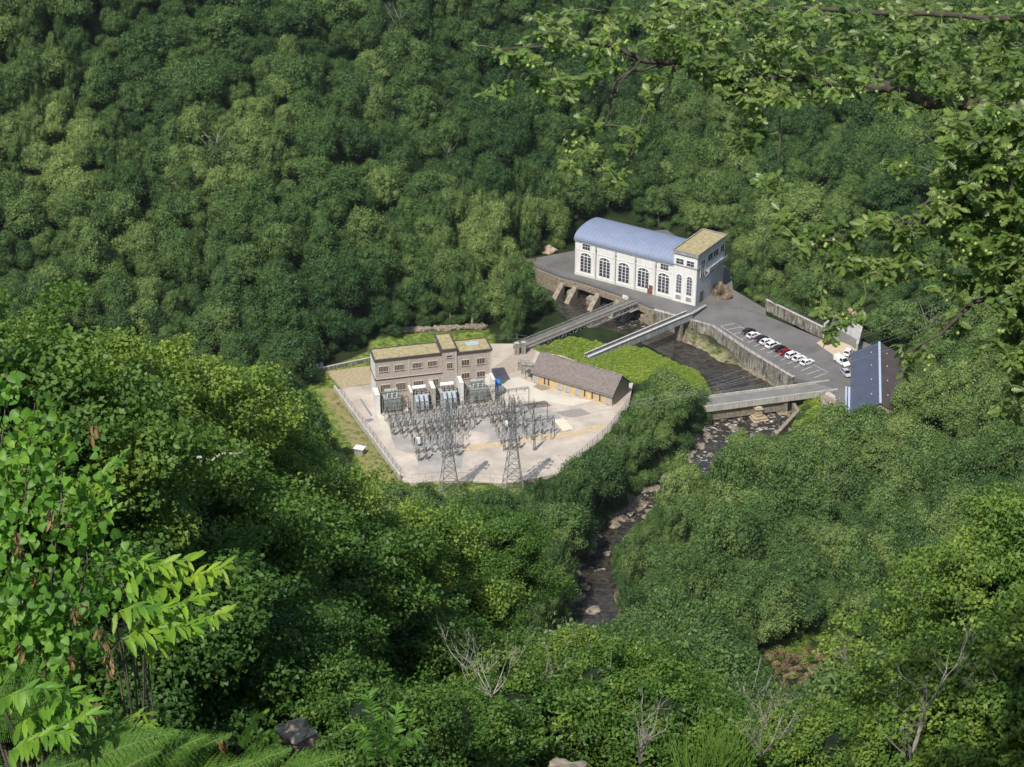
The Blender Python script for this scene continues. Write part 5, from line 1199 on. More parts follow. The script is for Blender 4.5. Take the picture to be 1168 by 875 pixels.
# understorey so no bare soil shows between the stems
und = []
for c_ in cand:
    for k in range(3 if c_[9] else 1):
        x = c_[0]+rt.uniform(-3.6,3.6); y = c_[1]+rt.uniform(-3.6,3.6)
        if any(inside(p_, np.array([x]), np.array([y]))[0] for p_ in no_ground): continue
        d_, hw_, _ = dist_line(RIV, np.array([x]), np.array([y]), vals=RIVW)
        if d_[0] < hw_[0]+.6: continue
        z = hgt(x, y)
        us_ = rt.uniform(.55,.85)
        if not free(x, y, z, species[6], us_*.9):
            us_ = .3
            if not free(x, y, z, species[6], us_): continue
        und.append((x, y, z-.6, (0,0,rt.uniform(0,6.28)), us_, min(1,max(0,c_[8]*.8+rt.uniform(-.1,.2))), 6))
for k in range(800):
    u = rt.uniform(7.4, 13.6); p_, n_, hw_ = riv_at(u); sgn = rt.choice((-1,-1,1)); s_ = sgn*(hw_+rt.uniform(.9, 6.5)); a_ = p_-n_*s_*1.0
    sd_ = dist_line(RIV, np.array([a_[0]]), np.array([a_[1]]), vals=RIVW)
    if sd_[0][0] < hw_+.8 or any(inside(q_, np.array([a_[0]]), np.array([a_[1]]))[0] for q_ in no_ground): continue
    z = hgt(a_[0], a_[1]); px, py, w_ = proj((a_[0], a_[1], z+1))
    if inside(CLR[2], np.array([px+3]), np.array([py]))[0] or inside(CLR[1], np.array([px]), np.array([py]))[0] or inside(CLR[0], np.array([px]), np.array([py]))[0]: continue
    und.append((a_[0], a_[1], z-.5, (0,0,rt.uniform(0,6.28)), rt.uniform(.28,.6), min(1,max(0,.45+rt.gauss(0,.18))), 6))
scatter('far_woodland', items, JM, 'dense broadleaf wood covering the far slopes')
scatter('undergrowth', und, JM, 'green undergrowth filling the gaps between the trees')
# ------------------------------------------------------------------ grass and weeds on the banks
def tuft_mesh(name, seed, m, n_, rad, h_, leaf, asp=.3):
    r = np.random.default_rng(seed); a_ = r.uniform(0, 2*math.pi, n_); q_ = np.sqrt(r.random(n_))*rad
    C = np.stack([np.cos(a_)*q_, np.sin(a_)*q_, r.random(n_)*h_*(1-.6*(q_/rad)**2)], 1)
    V = leaf_quads(C, unit(n_, r)*.8+np.array([0,0,.5]), leaf, r, asp); F = np.arange(len(V)).reshape(-1,4)
    return np_mesh(name, V, F, [m], fattrs={'shade': np.clip(.3+.6*C[:,2]/h_+r.normal(0,.1,n_),0,1)})
tufts = [tuft_mesh('tuft', 41, M_grassl, 220, .8, .75, .26), tuft_mesh('tuft', 42, M_grassl, 260, .9, 1.0, .30, .45), tuft_mesh('tuft', 43, M_grassl, 160, .7, .25, .22, .25)]
its = []
def fill(poly, n_, s0, s1, tmu, idx, cond=None):
    lo = poly.min(0); hi = poly.max(0); k = 0; tries = 0
    while k < n_ and tries < n_*8:
        tries += 1; x = rt.uniform(lo[0], hi[0]); y = rt.uniform(lo[1], hi[1])
        if not inside(poly, np.array([x]), np.array([y]))[0]: continue
        if inside(YARD, np.array([x]), np.array([y]))[0] or inside(PLAT, np.array([x]), np.array([y]))[0]: continue
        d_, hw_, _ = dist_line(RIV, np.array([x]), np.array([y]), vals=RIVW)
        if d_[0] < hw_[0]+.5: continue
        if cond and not cond(x, y, d_[0]-hw_[0]): continue
        its.append((x, y, hgt(x, y)-.05, (0,0,rt.uniform(0,6.28)), rt.uniform(s0, s1), min(1,max(0,tmu+.35*(float(vnoise(np.array([x]),np.array([y]),9,4)[0])-.5)+rt.gauss(0,.08))), rt.choice(idx))); k += 1
fill(ISLE, 3200, .5, 1.05, .88, (0,1)); fill(BANK, 1500, .4, 1.1, .68, (0,1), lambda x, y, d_: d_ > 2.2 or rt.random() < .1)
fill(PL([(905,466),(948,452),(972,472),(1004,474),(1000,500),(930,505),(908,495)], -3), 900, .8, 1.6, .7, (0,1))
fill(LAWN, 900, .5, .9, .45, (2,)); fill(LAWN2, 1300, .5, .9, .48, (2,), lambda x, y, d_: not inside(dirtp, np.array([x]), np.array([y]))[0] or rt.random() < .1)
scatter('bank_grass', its, tufts, 'bright green grass and weeds along the banks and lawns')
# ------------------------------------------------------------------ near trees on the viewer's own slope
def near_crown(name, seed, m, ncl, per, leaf, shape=(1,1,.9), clr=.15, asp=.7, low=-.6):
    r = np.random.default_rng(seed); U = unit(ncl*2, r); U = U[U[:,2] > low][:ncl]; ncl = len(U)
    lump = 1+.26*np.sin(U[:,0]*4.1+seed)*np.cos(U[:,1]*3.7+seed*2)+.22*np.sin(U[:,2]*7+U[:,0]*5+seed)+r.normal(0,.07,ncl)
    rad = np.where(r.random(ncl) < .78, r.uniform(.72,1.0,ncl), r.uniform(.35,.75,ncl))*lump
    C = U*rad[:,None]*np.array(shape); sz = clr*r.uniform(.6,1.35,ncl); VV = []; SS = []
    for c_, s_, u in zip(C, sz, U):
        k = int(per*(s_/clr)**2); d = unit(k, r); p_ = c_+d*(s_*r.random((k,1))**.45)*np.array([1.15,1.15,.6])
        N = np.array([0,0,.7])+u*.3+unit(k, r)*.95+d*.25
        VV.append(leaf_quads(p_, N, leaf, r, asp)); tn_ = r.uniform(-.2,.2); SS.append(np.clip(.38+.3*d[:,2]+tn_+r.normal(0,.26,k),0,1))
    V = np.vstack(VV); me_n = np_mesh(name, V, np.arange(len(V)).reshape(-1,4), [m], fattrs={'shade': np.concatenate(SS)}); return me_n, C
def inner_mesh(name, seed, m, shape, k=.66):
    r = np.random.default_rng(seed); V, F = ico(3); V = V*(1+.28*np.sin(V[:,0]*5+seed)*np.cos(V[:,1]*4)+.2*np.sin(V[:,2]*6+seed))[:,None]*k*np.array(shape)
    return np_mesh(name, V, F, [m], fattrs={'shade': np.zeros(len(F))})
M_core = mat('crown_shade', (.012,.022,.008), 1, .3, 6)  # near-black blobs that paint the shade inside near crowns and shrubs
NV = []
for sd_, shp, n1, per, leaf_, clr in ((101,(1,1,.9),400,200,.040,.16),(102,(1,.95,1.05),380,210,.037,.165),(103,(1.05,1,.8),420,190,.043,.155)):
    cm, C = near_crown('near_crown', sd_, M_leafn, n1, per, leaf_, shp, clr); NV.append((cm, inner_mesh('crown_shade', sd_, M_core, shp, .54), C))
def near_tree(px, py, dep, R_, v, tone, lab, sz=1.0, nm='near_tree', cat='tree', grp='trees on the near slope', dead=0):
    c_ = Vector(P(px, py, dep)); g = hgt(c_.x, c_.y); hc = c_.z-g
    if hc < R_*.55: hc = R_*.55; 
    o = empty(nm, (c_.x, c_.y, c_.z-hc), 0, lab, cat, grp); cm, im, C = NV[v]; rz = v*1.3+px*.37
    a_ = link('crown', cm, o, (0,0,hc), (0,0,rz), (R_,R_,R_*sz)); a_['tone'] = tone; link('inner_shade', im, a_)
    mb = MB(); r0 = .055*R_+.05; rr_ = random.Random(int(px*7+py)); jb = [Vector((0,0,-.5)), Vector((.1*R_,0,hc*.35)), Vector((-.05*R_,.08*R_,hc*.7)), Vector((0,0,hc))]; mb.tube(jb, [r0*1.4, r0*1.1, r0*.9, r0*.6], 8)
    M_ = Matrix.Rotation(rz, 3, 'Z')
    for q_ in rr_.sample(range(len(C)), 46):
        e = M_ @ Vector(C[q_]); e = Vector((e.x*R_, e.y*R_, e.z*R_*sz+hc)); s_ = jb[rr_.choice((1,2,2,3,3))] if hc > R_ else jb[3]+Vector((0,0,-R_*.4)); 
        mid = s_.lerp(e, .55)+Vector((rr_.uniform(-.1,.1),rr_.uniform(-.1,.1),-.06))*R_; mb.tube([s_, mid, e], [r0*.4, r0*.24, r0*.07], 5)
    mb.build('trunk', M_bark, o, smooth=True); return o
nt_ = [  # low tones paint the shade of the lower crowns into leaf colour
 (15,545,27,2.5,0,.55,'big leafy tree filling the left edge behind the pale heart shaped leaves'),
 (-40,470,36,2.2,1,.6,'leafy crown cut by the left edge of the picture'),
 (105,500,34,2.1,2,.74,'yellow green topped tree at the crest of the near canopy, left part'),
 (205,525,37,2.2,0,.8,'sunlit yellow green tree at the middle of the near canopy crest'),
 (285,575,41,2.15,1,.72,'sunlit tree overlapping the lawn left of the yard'),
 (392,648,45,2.2,2,.66,'tree right of the bare grey bough, reaching toward the pylons'),
 (225,670,33,2.4,1,.5,'shaded tree behind the chestnut sprays'),
 (340,710,38,2.5,0,.42,'dark tree in the deep shade at the left centre'),
 (480,690,50,2.4,0,.62,'rounded tree with thin twigs just below the left pylon'),
 (560,650,60,2.0,1,.42,'small tree left of the river pools'),
 (430,780,40,2.3,2,.42,'dark tree above the bottom edge, left of the bleached twigs'),
 (120,760,26,2.2,2,.22,'dark foliage mass behind the bracken fronds'),
 (270,800,29,1.9,1,.22,'dark foliage mass above the lichen covered rock'),
 (520,790,46,1.9,1,.42,'shrubby tree behind the bleached twigs'),
 (1125,775,40,2.5,1,.70,'leafy oak crown in the lower right corner'),
 (1175,690,36,2.2,0,.66,'oak crown cut by the right edge below the hanging branches'),
 (1035,855,44,1.8,2,.55,'rounded green tree behind the grey dead branches at lower right'),
 (1180,840,30,2.2,2,.62,'bright leafy crown at the bottom right corner'),
]
for a_ in nt_: near_tree(*a_)
# shrubs along the bottom
SV = []
for sd_ in (121, 122):
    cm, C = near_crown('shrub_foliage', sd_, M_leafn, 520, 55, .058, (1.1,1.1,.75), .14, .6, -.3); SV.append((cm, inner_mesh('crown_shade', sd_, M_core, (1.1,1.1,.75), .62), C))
def shrub(px, py, dep, R_, v, tone, lab):
    c_ = Vector(P(px, py, dep)); g = hgt(c_.x, c_.y); base = min(g, c_.z-R_*.4)
    o = empty('shrub', (c_.x, c_.y, g if g < c_.z else base), 0, lab, 'shrub', 'shrubs along the bottom of the picture'); hc = c_.z-o.location.z
    cm, im, C = SV[v]; a_ = link('foliage', cm, o, (0,0,hc), (0,0,px*.7), (R_,R_,R_)); a_['tone'] = tone; link('inner_shade', im, a_)
    mb = MB(); rr_ = random.Random(int(px)); M_ = Matrix.Rotation(px*.7, 3, 'Z')
    for q_ in rr_.sample(range(len(C)), 30):
        e = M_ @ Vector(C[q_])*R_*.98; e.z += hc; mb.tube([(rr_.uniform(-.1,.1),rr_.uniform(-.1,.1),-.3), e*.5+Vector((0,0,hc*.1)), e], [.035,.025,.008], 4)
    mb.build('stem', M_barkl, o); return o
for a_ in [(590,850,34,1.7,0,.50,'olive green shrub at the bottom, left of the centre'),(690,815,36,1.5,1,.52,'small leaved shrub directly below the lower river pool'),(655,775,40,1.1,0,.68,'pale tipped shrub top with a bare forked twig below the river pool'),
           (760,850,34,1.5,0,.48,'dense dark shrub beside the tall broom stalks'),(860,880,38,1.3,1,.60,'light shrub at the bottom, below the brown bracken patch'),(950,885,36,1.5,0,.62,'bright green shrub at the foot of the dead branches'),
           (500,865,30,1.4,1,.42,'green shrub at the bottom edge near the red stemmed sapling'),(745,790,46,1.2,1,.40,'low dark shrub behind the broom'),(420,855,26,1.2,0,.40,'shrub right of the lichen covered rock'),(1090,870,30,1.4,1,.66,'light green shrub at the bottom right'),(915,865,50,1.3,0,.5,'shrub just under the brown bracken patch'),(800,835,50,1.5,1,.42,'round dark shrub left of the brown bracken patch')]: shrub(*a_)

# ------------------------------------------------------------------ brown dead bracken and rock face on the near slope
M_dbr = leaf_mat('dead_bracken', (.15,.105,.06), (.25,.18,.11), (.38,.29,.19), .1, .9, .05)
dbm = tuft_mesh('dead_tuft', 51, M_dbr, 260, 1.0, .8, .34, .3)
its = []
for k in range(620):
    x_, y_ = rt.uniform(862,985), rt.uniform(704,835)
    if y_ < 742 and not (872 < x_ < 985): continue
    if (x_ > 948 and y_ > 800): continue
    q_ = T(x_, y_); its.append((q_.x, q_.y, q_.z-.1, (0,0,rt.uniform(0,6.28)), rt.uniform(.6,1.2), rt.uniform(.1,.9), 1 if (y_ < 745 and rt.random() < .75) or rt.random() < .12 else 0))
scatter('dead_bracken', its, [dbm, tufts[1]], 'brown dead bracken on the slope at lower right')
for x_, y_, w_, h_, lab, m_, sd_ in ((958,745,1.9,3.2,'orange stained rock face above the dead bracken',M_cliffp,61),(985,752,2.2,1.8,'low brown rock right of the orange stained one',M_cliff,62),(925,768,1.6,1.2,'small brown rock inside the dead bracken',M_cliff,63)):
    q_ = T(x_, y_+6); o = link('rock_outcrop', rock_mesh('rock_outcrop', sd_, 1, 4, (w_,1.4,h_), .5, m_), None, q_); tag(o, lab, 'rock')
# ------------------------------------------------------------------ bleached dead branches
def dead_branch(px, py, dep, H_, seed, lab, n_=5, m=None, spread=.8, thick=.03, lean=(0,0)):
    c_ = Vector(P(px, py, dep)); o = empty('dead_branch', c_, 0, lab, 'dead branch'); rr_ = random.Random(seed); mb = MB()
    def grow(p_, d_, L_, r_, lvl):
        pts_ = [p_]; rad = [r_]; d2 = d_.copy()
        for k in range(4):
            d2 = (d2+Vector((rr_.uniform(-.3,.3),rr_.uniform(-.3,.3),rr_.uniform(-.12,.2)))).normalized(); pts_.append(pts_[-1]+d2*L_/4); rad.append(r_*(1-.2*(k+1)))
        mb.tube(pts_, rad, 5)
        if lvl < 3:
            for k in range(rr_.randint(2,4)):
                s_ = pts_[rr_.randint(1,4)]; dd = (d2+Vector((rr_.uniform(-1,1),rr_.uniform(-1,1),rr_.uniform(-.3,.7)))*.9).normalized(); grow(s_, dd, L_*rr_.uniform(.4,.65), r_*.5, lvl+1)
    for k in range(n_):
        a_ = rr_.uniform(-1,1); grow(Vector((0,0,0)), Vector((a_*spread+lean[0], rr_.uniform(-.3,.3), rr_.uniform(.5,1.1)+lean[1])).normalized(), H_*rr_.uniform(.6,1.05), thick, 0)
    mb.build('wood', m or M_dead, o); return o
M_dead = mat('bleached_wood', (.46,.43,.37), .9, .3, 4)
M_dgrey = mat('grey_wood', (.30,.275,.235), .9, .35, 4)
dead_branch(560,795,33,1.15,1,'bleached white dead twigs standing above the shrubs at centre left',8,spread=1.0,thick=.012)
dead_branch(620,785,35,.9,2,'smaller bleached twigs right of the large white ones',4,thick=.009)
dead_branch(730,870,24,.8,3,'twisted grey stump with flaky bark at the bottom centre',3,M_dgrey,.3,.02)
dead_branch(868,862,30,1.3,4,'pale bare twigs in front of the brown bracken patch',6,M_dgrey,.7,.013)
dead_branch(1035,868,26,1.5,5,'large forked grey dead branch in the lower right',4,M_dgrey,.9,.020)
dead_branch(1080,800,30,1.2,6,'thin grey twigs crossing the lower right oak crown',4,M_dgrey,1.0,.014)
dead_branch(970,760,33,.9,7,'slanting dead twig below the orange stained rock',2,M_dgrey,1.0,.014)
dead_branch(640,765,40,.7,8,'forked bare twig just under the lower river pool',2,M_barkl,.4,.016)
def bough(pts_, r0, r1, lab, m):
    q_ = [Vector(P(*p_)) for p_ in pts_]; o = empty('bare_bough', q_[0], 0, lab, 'branch'); mb = MB(); mb.tube([x_-q_[0] for x_ in q_], list(np.linspace(r0, r1, len(q_))), 6); mb.build('wood', m, o, smooth=True); return o
bough([(192,530,32.8),(215,522,32.5),(232,522,32.3),(243,525,32.2),(252,517,32.1),(268,518,32.2),(285,515,32.5)], .045, .015, 'pale grey gnarled bough lying across the near canopy', M_dead)
bough([(205,450,34.2),(208,475,34.0),(206,500,33.9),(209,522,33.8)], .025, .05, 'thin pale upright trunk in the sunlit near canopy', M_barkl)

# ------------------------------------------------------------------ leaf shapes for the closest plants (length 1 along +x, face +z)
def leaf_outline(kind):
    if kind == 'oak':
        h_ = [(0,.02),(.12,.12),(.2,.06),(.32,.24),(.40,.09),(.52,.33),(.60,.11),(.72,.30),(.80,.12),(.92,.14),(1,0)]
    elif kind == 'chestnut': h_ = [(0,.015),(.12,.09),(.24,.10),(.32,.14),(.40,.115),(.5,.15),(.58,.12),(.66,.135),(.74,.09),(.86,.07),(1,0)]
    elif kind == 'heart': h_ = [(0,0),(-.06,.20),(.05,.38),(.25,.46),(.5,.40),(.75,.22),(1,0)]
    else: h_ = [(0,.02),(.25,.22),(.55,.26),(.85,.12),(1,0)]
    return h_
def leaves_mesh(name, kind, m, frames, seed, fold=.25, curl=.15):
    """frames: (origin, dir, normal, length). two halves meeting on the midrib, each an ngon strip of quads/tris"""
    h_ = leaf_outline(kind); n_ = len(h_); O = np.array([f[0] for f in frames]); D = np.array([f[1] for f in frames]); N = np.array([f[2] for f in frames]); L_ = np.array([f[3] for f in frames])[:,None]
    D /= np.linalg.norm(D, axis=1)[:,None]; N -= (N*D).sum(1)[:,None]*D; N /= np.linalg.norm(N, axis=1)[:,None]+1e-9; S = np.cross(N, D); r = np.random.default_rng(seed)
    fo = fold*r.uniform(.2,1.8,(len(O),1)); cu = curl*r.uniform(-.5,1.8,(len(O),1)); cols_ = []
    for x_, w_ in h_:
        base = O+D*L_*x_-N*L_*cu*x_*x_
        cols_ += [base, base+(S*w_+N*w_*fo)*L_, base+(-S*w_+N*w_*fo)*L_]
    V = np.stack(cols_, 1); m_ = V.shape[1]; F = []
    for k in range(n_-1):
        a_ = 3*k; b__ = 3*(k+1); F += [(a_, b__, b__+1, a_+1), (a_, a_+2, b__+2, b__)]
    F = np.array(F); FF = (F[None]+(np.arange(len(O))*m_)[:,None,None]).reshape(-1,4); sh_ = np.repeat(np.clip(r.normal(.55,.28,len(O)),0,1), len(F))
    return np_mesh(name, V.reshape(-1,3), FF, [m], fattrs={'shade': sh_})

# ------------------------------------------------------------------ oak whose branches hang into the picture from the right
rr = random.Random(21); DEP = 16.0
oakroot = Vector((9.4, 12.0, hgt(9.4, 12.0)))
oak = empty('overhanging_oak', oakroot, 0, 'oak tree with acorns whose leafy branches hang in from the upper right', 'tree')
nodes = []          # (pos, radius)
limbs = [([(1330,60,14.5),(1230,135,15),(1168,132,15.5),(1110,118,15.8),(1060,118,16),(1010,98,16.2),(985,102,16.2),(930,92,16.2),(870,88,16.2),(800,76,16),(770,72,16),(730,68,15.9),(700,52,15.8),(668,48,15.8),(600,54,15.7),(566,56,15.7)], .085, .010),
         ([(1260,160,15.2),(1168,180,15.6),(1120,215,15.6),(1085,240,15.5),(1045,255,15.5),(990,262,15.5),(940,275,15.5),(905,285,15.5)], .07, .008),
         ([(1290,220,15),(1200,290,15.2),(1150,330,15.3),(1110,345,15.3),(1075,380,15.2),(1030,405,15.2)], .05, .008),
         ([(1260,20,15),(1130,20,16),(1020,14,16.5),(920,10,16.5),(820,10,16.4),(740,20,16.3),(690,8,16.2)], .035, .008),
         ([(1168,118,15.5),(1150,180,15.2),(1150,260,15.2),(1160,340,15.2),(1165,440,15.2)], .07, .02),
         ([(770,72,16),(720,82,15.9),(700,95,15.8),(695,130,15.7),(688,145,15.7)], .014, .006),
         ([(730,68,15.9),(712,90,15.8),(700,110,15.7),(692,138,15.7)], .010, .005),
         ([(770,72,16),(765,95,15.9),(745,120,15.8),(733,135,15.8),(728,150,15.7),(716,190,15.6)], .012, .005),
         ([(1085,240,15.5),(1065,225,15.4),(1050,235,15.4),(1030,262,15.3)], .02, .008),
         ([(888,125,16),(889,160,15.9),(887,200,15.9),(886,222,15.9)], .008, .004)]
brmb = MB()
for pts_, r0, r1 in limbs:
    q_ = [Vector(P(*p_)) for p_ in pts_]; fine = []
    for a_, b_ in zip(q_[:-1], q_[1:]):
        for k in range(4): fine.append(a_.lerp(b_, k/4)+Vector((rr.uniform(-1,1),rr.uniform(-1,1),rr.uniform(-1,1)))*.012)
    fine.append(q_[-1]); rd_ = list(np.linspace(r0**.6, r1**.6, len(fine))**(1/.6)); brmb.tube([x_-oakroot for x_ in fine], rd_, 7)
    nodes += [(x_, r_) for x_, r_ in zip(fine, rd_)]
brmb.build('branch', mat('oak_bark', (.085,.07,.055), .95, .55, 9, bump=.02), oak, smooth=True)
tm_ = MB(); hub_ = Vector(P(1330,60,14.5))-oakroot; zt = hub_.z
tm_.tube([(0,0,-.6),(.1,.05,zt*.3),(-.15,.1,zt*.6),(-.3,0,zt*.85),(-.25,-.1,zt*1.05),(0,0,zt*1.3)], [.36,.29,.25,.21,.17,.08], 10)
for f_, p3, r_ in ((.72,(1330,60,14.5),.10),(.55,(1260,160,15.2),.08),(.5,(1290,220,15),.06),(.8,(1260,20,15),.05)):
    e_ = Vector(P(*p3))-oakroot; s_ = Vector((-.22,.05,zt*f_)); tm_.tube([s_, s_.lerp(e_,.5)+Vector((0,0,.25)), e_], [r_*1.5, r_*1.15, r_*.85], 8)
for k_, (dx_, dy_, dz_, R_) in enumerate(((.2,.3,zt*1.35,2.3),(1.9,.6,zt*1.1,1.9),(1.2,-.6,zt*1.6,1.7))):
    cm, im, C = NV[k_]; a_ = link('crown', cm, oak, (dx_,dy_,dz_), (0,0,k_*1.7), (R_,R_,R_*.85)); a_['tone'] = .45
tm_.build('trunk', M_bark, oak, smooth=True)
tips = []
def inpoly(pl_, n_, dlo, dhi, droop=.3):
    pl_ = np.array(pl_, float); lo = pl_.min(0); hi = pl_.max(0); k = 0
    while k < n_:
        x_, y_ = rr.uniform(lo[0], hi[0]), rr.uniform(lo[1], hi[1])
        if inside(pl_, np.array([x_]), np.array([y_]))[0]: tips.append((Vector(P(x_, y_, rr.uniform(dlo, dhi))), droop)); k += 1
inpoly([(740,0),(1240,0),(1240,130),(1168,140),(1040,128),(960,115),(880,120),(800,100),(740,40)], 640, 15.2, 17.4)
inpoly([(1080,120),(1240,120),(1240,340),(1140,350),(1110,300),(1060,260),(1075,180)], 900, 14.6, 16.4)
inpoly([(1130,330),(1240,330),(1240,470),(1168,460),(1150,420)], 330, 14.6, 15.8)
inpoly([(620,0),(760,0),(760,70),(700,80),(640,60),(600,20)], 45, 15.3, 16.6)
inpoly([(880,255),(1090,235),(1140,300),(1100,345),(1020,330),(950,310),(900,300)], 95, 15.0, 15.9)
inpoly([(790,70),(870,90),(868,150),(852,185),(838,170),(838,120),(800,110)], 55, 15.5, 16.4)
for cx_, cy_, rx, ry, n_ in ((580,60,34,12,11),(565,100,14,14,6),(640,35,34,14,9),(655,60,28,16,9),(620,95,20,16,7),(640,110,22,14,8),(668,145,16,14,8),(662,168,20,12,8),(650,182,16,7,4),(716,150,18,14,8),(704,205,16,15,9),(740,95,20,18,8),(672,88,14,14,5),(600,75,16,10,4),(905,243,22,14,7),(890,262,16,10,4),(960,360,20,14,7),(935,350,14,8,3),(1040,410,24,16,7),(1080,378,26,8,4),(1000,250,24,20,8),(1020,190,22,14,6),(880,215,14,14,4),(865,205,10,8,2),(1125,400,22,14,5),(1150,470,14,20,4),(935,385,18,5,2),(1085,360,20,8,3),(985,300,34,18,8),(1040,300,30,20,9)):
    for k in range(n_): tips.append((Vector(P(cx_+rr.gauss(0,.55)*rx, cy_+rr.gauss(0,.55)*ry, 15.5+rr.uniform(-.5,.4))), .5))
npos = np.array([n_[0][:] for n_ in nodes]); nrad = [n_[1] for n_ in nodes]
tips.sort(key=lambda t_: np.min(np.linalg.norm(npos-np.array(t_[0]), axis=1)))
tw = MB(); frames = []; ac = MB(); IVs, IFs = ico(1)
npos = list(map(tuple, npos))
for tp, dr_ in tips:
    arr = np.array(npos); d_ = np.linalg.norm(arr-np.array(tp), axis=1); k = int(np.argmin(d_)); s_ = Vector(npos[k])
    L_ = max(.05, d_[k]); mid = s_.lerp(tp, .5)+Vector((rr.uniform(-.1,.1),rr.uniform(-.1,.1),rr.uniform(0,.15)))*L_
    r0 = min(nrad[k]*.6, .004+.008*L_); r0 = max(r0, .0035); tw.tube([s_-oakroot, mid-oakroot, tp-oakroot], [r0, r0*.7, .003], 4)
    for f_ in (.5, 1.0): npos.append(tuple(s_.lerp(tp, f_) if f_ == 1 else mid)); nrad.append(r0*.7)
    tdir = (tp-s_).normalized()
    for j in range(rr.randint(9, 15)):
        a_ = rr.uniform(0, 6.28); dd = Vector((math.cos(a_), math.sin(a_), rr.uniform(-.75,.35)))*.9+tdir*.5; dd.normalize()
        ori = tp-tdir*rr.uniform(0,.16)+dd*.01; nn_ = Vector((rr.uniform(-1,1), rr.uniform(-1.2,.6), 1.0)); frames.append((np.array(ori-oakroot), np.array(dd), np.array(nn_), rr.uniform(.055,.11)))
    if rr.random() < .13:
        for j in range(rr.randint(1,3)):
            c_ = tp-oakroot+Vector((rr.uniform(-.07,.07),rr.uniform(-.12,.02),rr.uniform(-.07,.05))); ac.add([(c_.x+v[0]*.018, c_.y+v[1]*.018, c_.z+v[2]*.021) for v in IVs], [tuple(f) for f in IFs])
tw.build('twig', mat('twig_bark', (.22,.19,.13), .9, .3, 8), oak)
lo_ = link('foliage', leaves_mesh('foliage', 'oak', M_oakl, frames, 5), oak); lo_['tone'] = .50
acn = mat('acorn_green', (.26,.36,.08), .4, .15, 8); a_ = ac.build('acorns', acn, oak, smooth=True); a_['kind'] = 'stuff'
print('OAK leaves', len(frames))

# ------------------------------------------------------------------ chestnut saplings, lime shoots and bracken at the lower left
def chestnut(base, sprays, lab, tone, seed):
    b0 = Vector(P(*base)); g = hgt(b0.x, b0.y); b0.z = min(b0.z, g); o = empty('chestnut_sapling', b0, 0, lab, 'sapling'); rr_ = random.Random(seed); st_ = MB(); fr = []
    for (sx, sy, sdp), (ex, ey, edp), L_ in sprays:
        s_ = Vector(P(sx, sy, sdp)); e = Vector(P(ex, ey, edp)); st_.tube([(0,0,-.1), (s_-b0)*.5+Vector((rr_.uniform(-.1,.1),.1,.1)), s_-b0, s_.lerp(e,.5)-b0+Vector((0,0,.04)), e-b0], [.012,.009,.007,.005,.003], 5)
        n_ = max(8, int((e-s_).length/.019))
        for k in range(n_):
            u = k/(n_-1); p_ = s_.lerp(e, u)+Vector((0,0,.16*u*(1-u))); d_ = (e-s_).normalized(); side_ = d_.cross(Vector((0,0,1))).normalized()*(1 if k % 2 else -1)
            dd = d_*rr_.uniform(.4,1.0)+side_*rr_.uniform(.3,1.1)+Vector((rr_.uniform(-.2,.2),rr_.uniform(-.2,.2),rr_.uniform(-.8,.1))); nn_ = Vector((rr_.uniform(-.3,.3), rr_.uniform(-.7,.1), 1)); fr.append((np.array(p_-b0), np.array(dd), np.array(nn_), L_*rr_.uniform(.85,1.3)*(1-.25*u)))
    st_.build('stem', M_bark, o); a_ = link('foliage', leaves_mesh('foliage', 'chestnut', M_leafc, fr, seed, .3, .25), o); a_['tone'] = tone; return o
chestnut((60,880,12.5), [((95,575,12.8),(140,520,12.6),.15),((80,600,12.8),(125,560,12.5),.15),((90,620,12.7),(128,585,12.5),.14),((60,560,12.7),(75,500,12.6),.13)], 'chestnut sapling with yellow green sprays at the upper left of the bracken', .62, 1)
chestnut((150,880,12.6), [((150,690,12.8),(255,648,12.4),.17),((160,680,12.8),(218,640,12.6),.17),((140,670,12.7),(200,640,12.5),.16),((165,740,12.8),(255,700,12.4),.15),((150,720,12.6),(235,680,12.4),.16),((140,730,12.5),(225,715,12.3),.15),((120,655,12.8),(165,640,12.6),.15),((130,700,12.5),(190,695,12.3),.15)], 'chestnut sapling with the largest bright yellow green sprays, right of the heart leaves', .66, 2)
chestnut((30,890,11.5), [((20,830,11.6),(80,790,11.3),.15),((30,840,11.6),(100,800,11.3),.15),((0,800,11.5),(60,785,11.2),.15),((10,860,11.5),(75,835,11.2),.15),((40,850,11.4),(105,815,11.2),.15)], 'chestnut shoot among the bracken fronds in the bottom left corner', .58, 3)
chestnut((150,890,12), [((128,835,11.9),(170,815,11.8),.11),((130,850,11.9),(175,825,11.8),.10)], 'small chestnut seedling behind the middle bracken frond', .75, 4)
chestnut((290,890,15), [((270,850,15.2),(300,815,15),.13),((280,860,15.2),(310,835,15),.12)], 'small leafy seedling left of the lichen covered rock', .6, 6)
chestnut((450,890,19), [((432,870,19),(420,790,19),.15),((440,870,19),(455,810,19),.15),((425,850,19),(400,825,19),.14),((440,860,19),(480,835,19),.14)], 'red stemmed sapling with oval leaves at the bottom, left of centre', .45, 7)
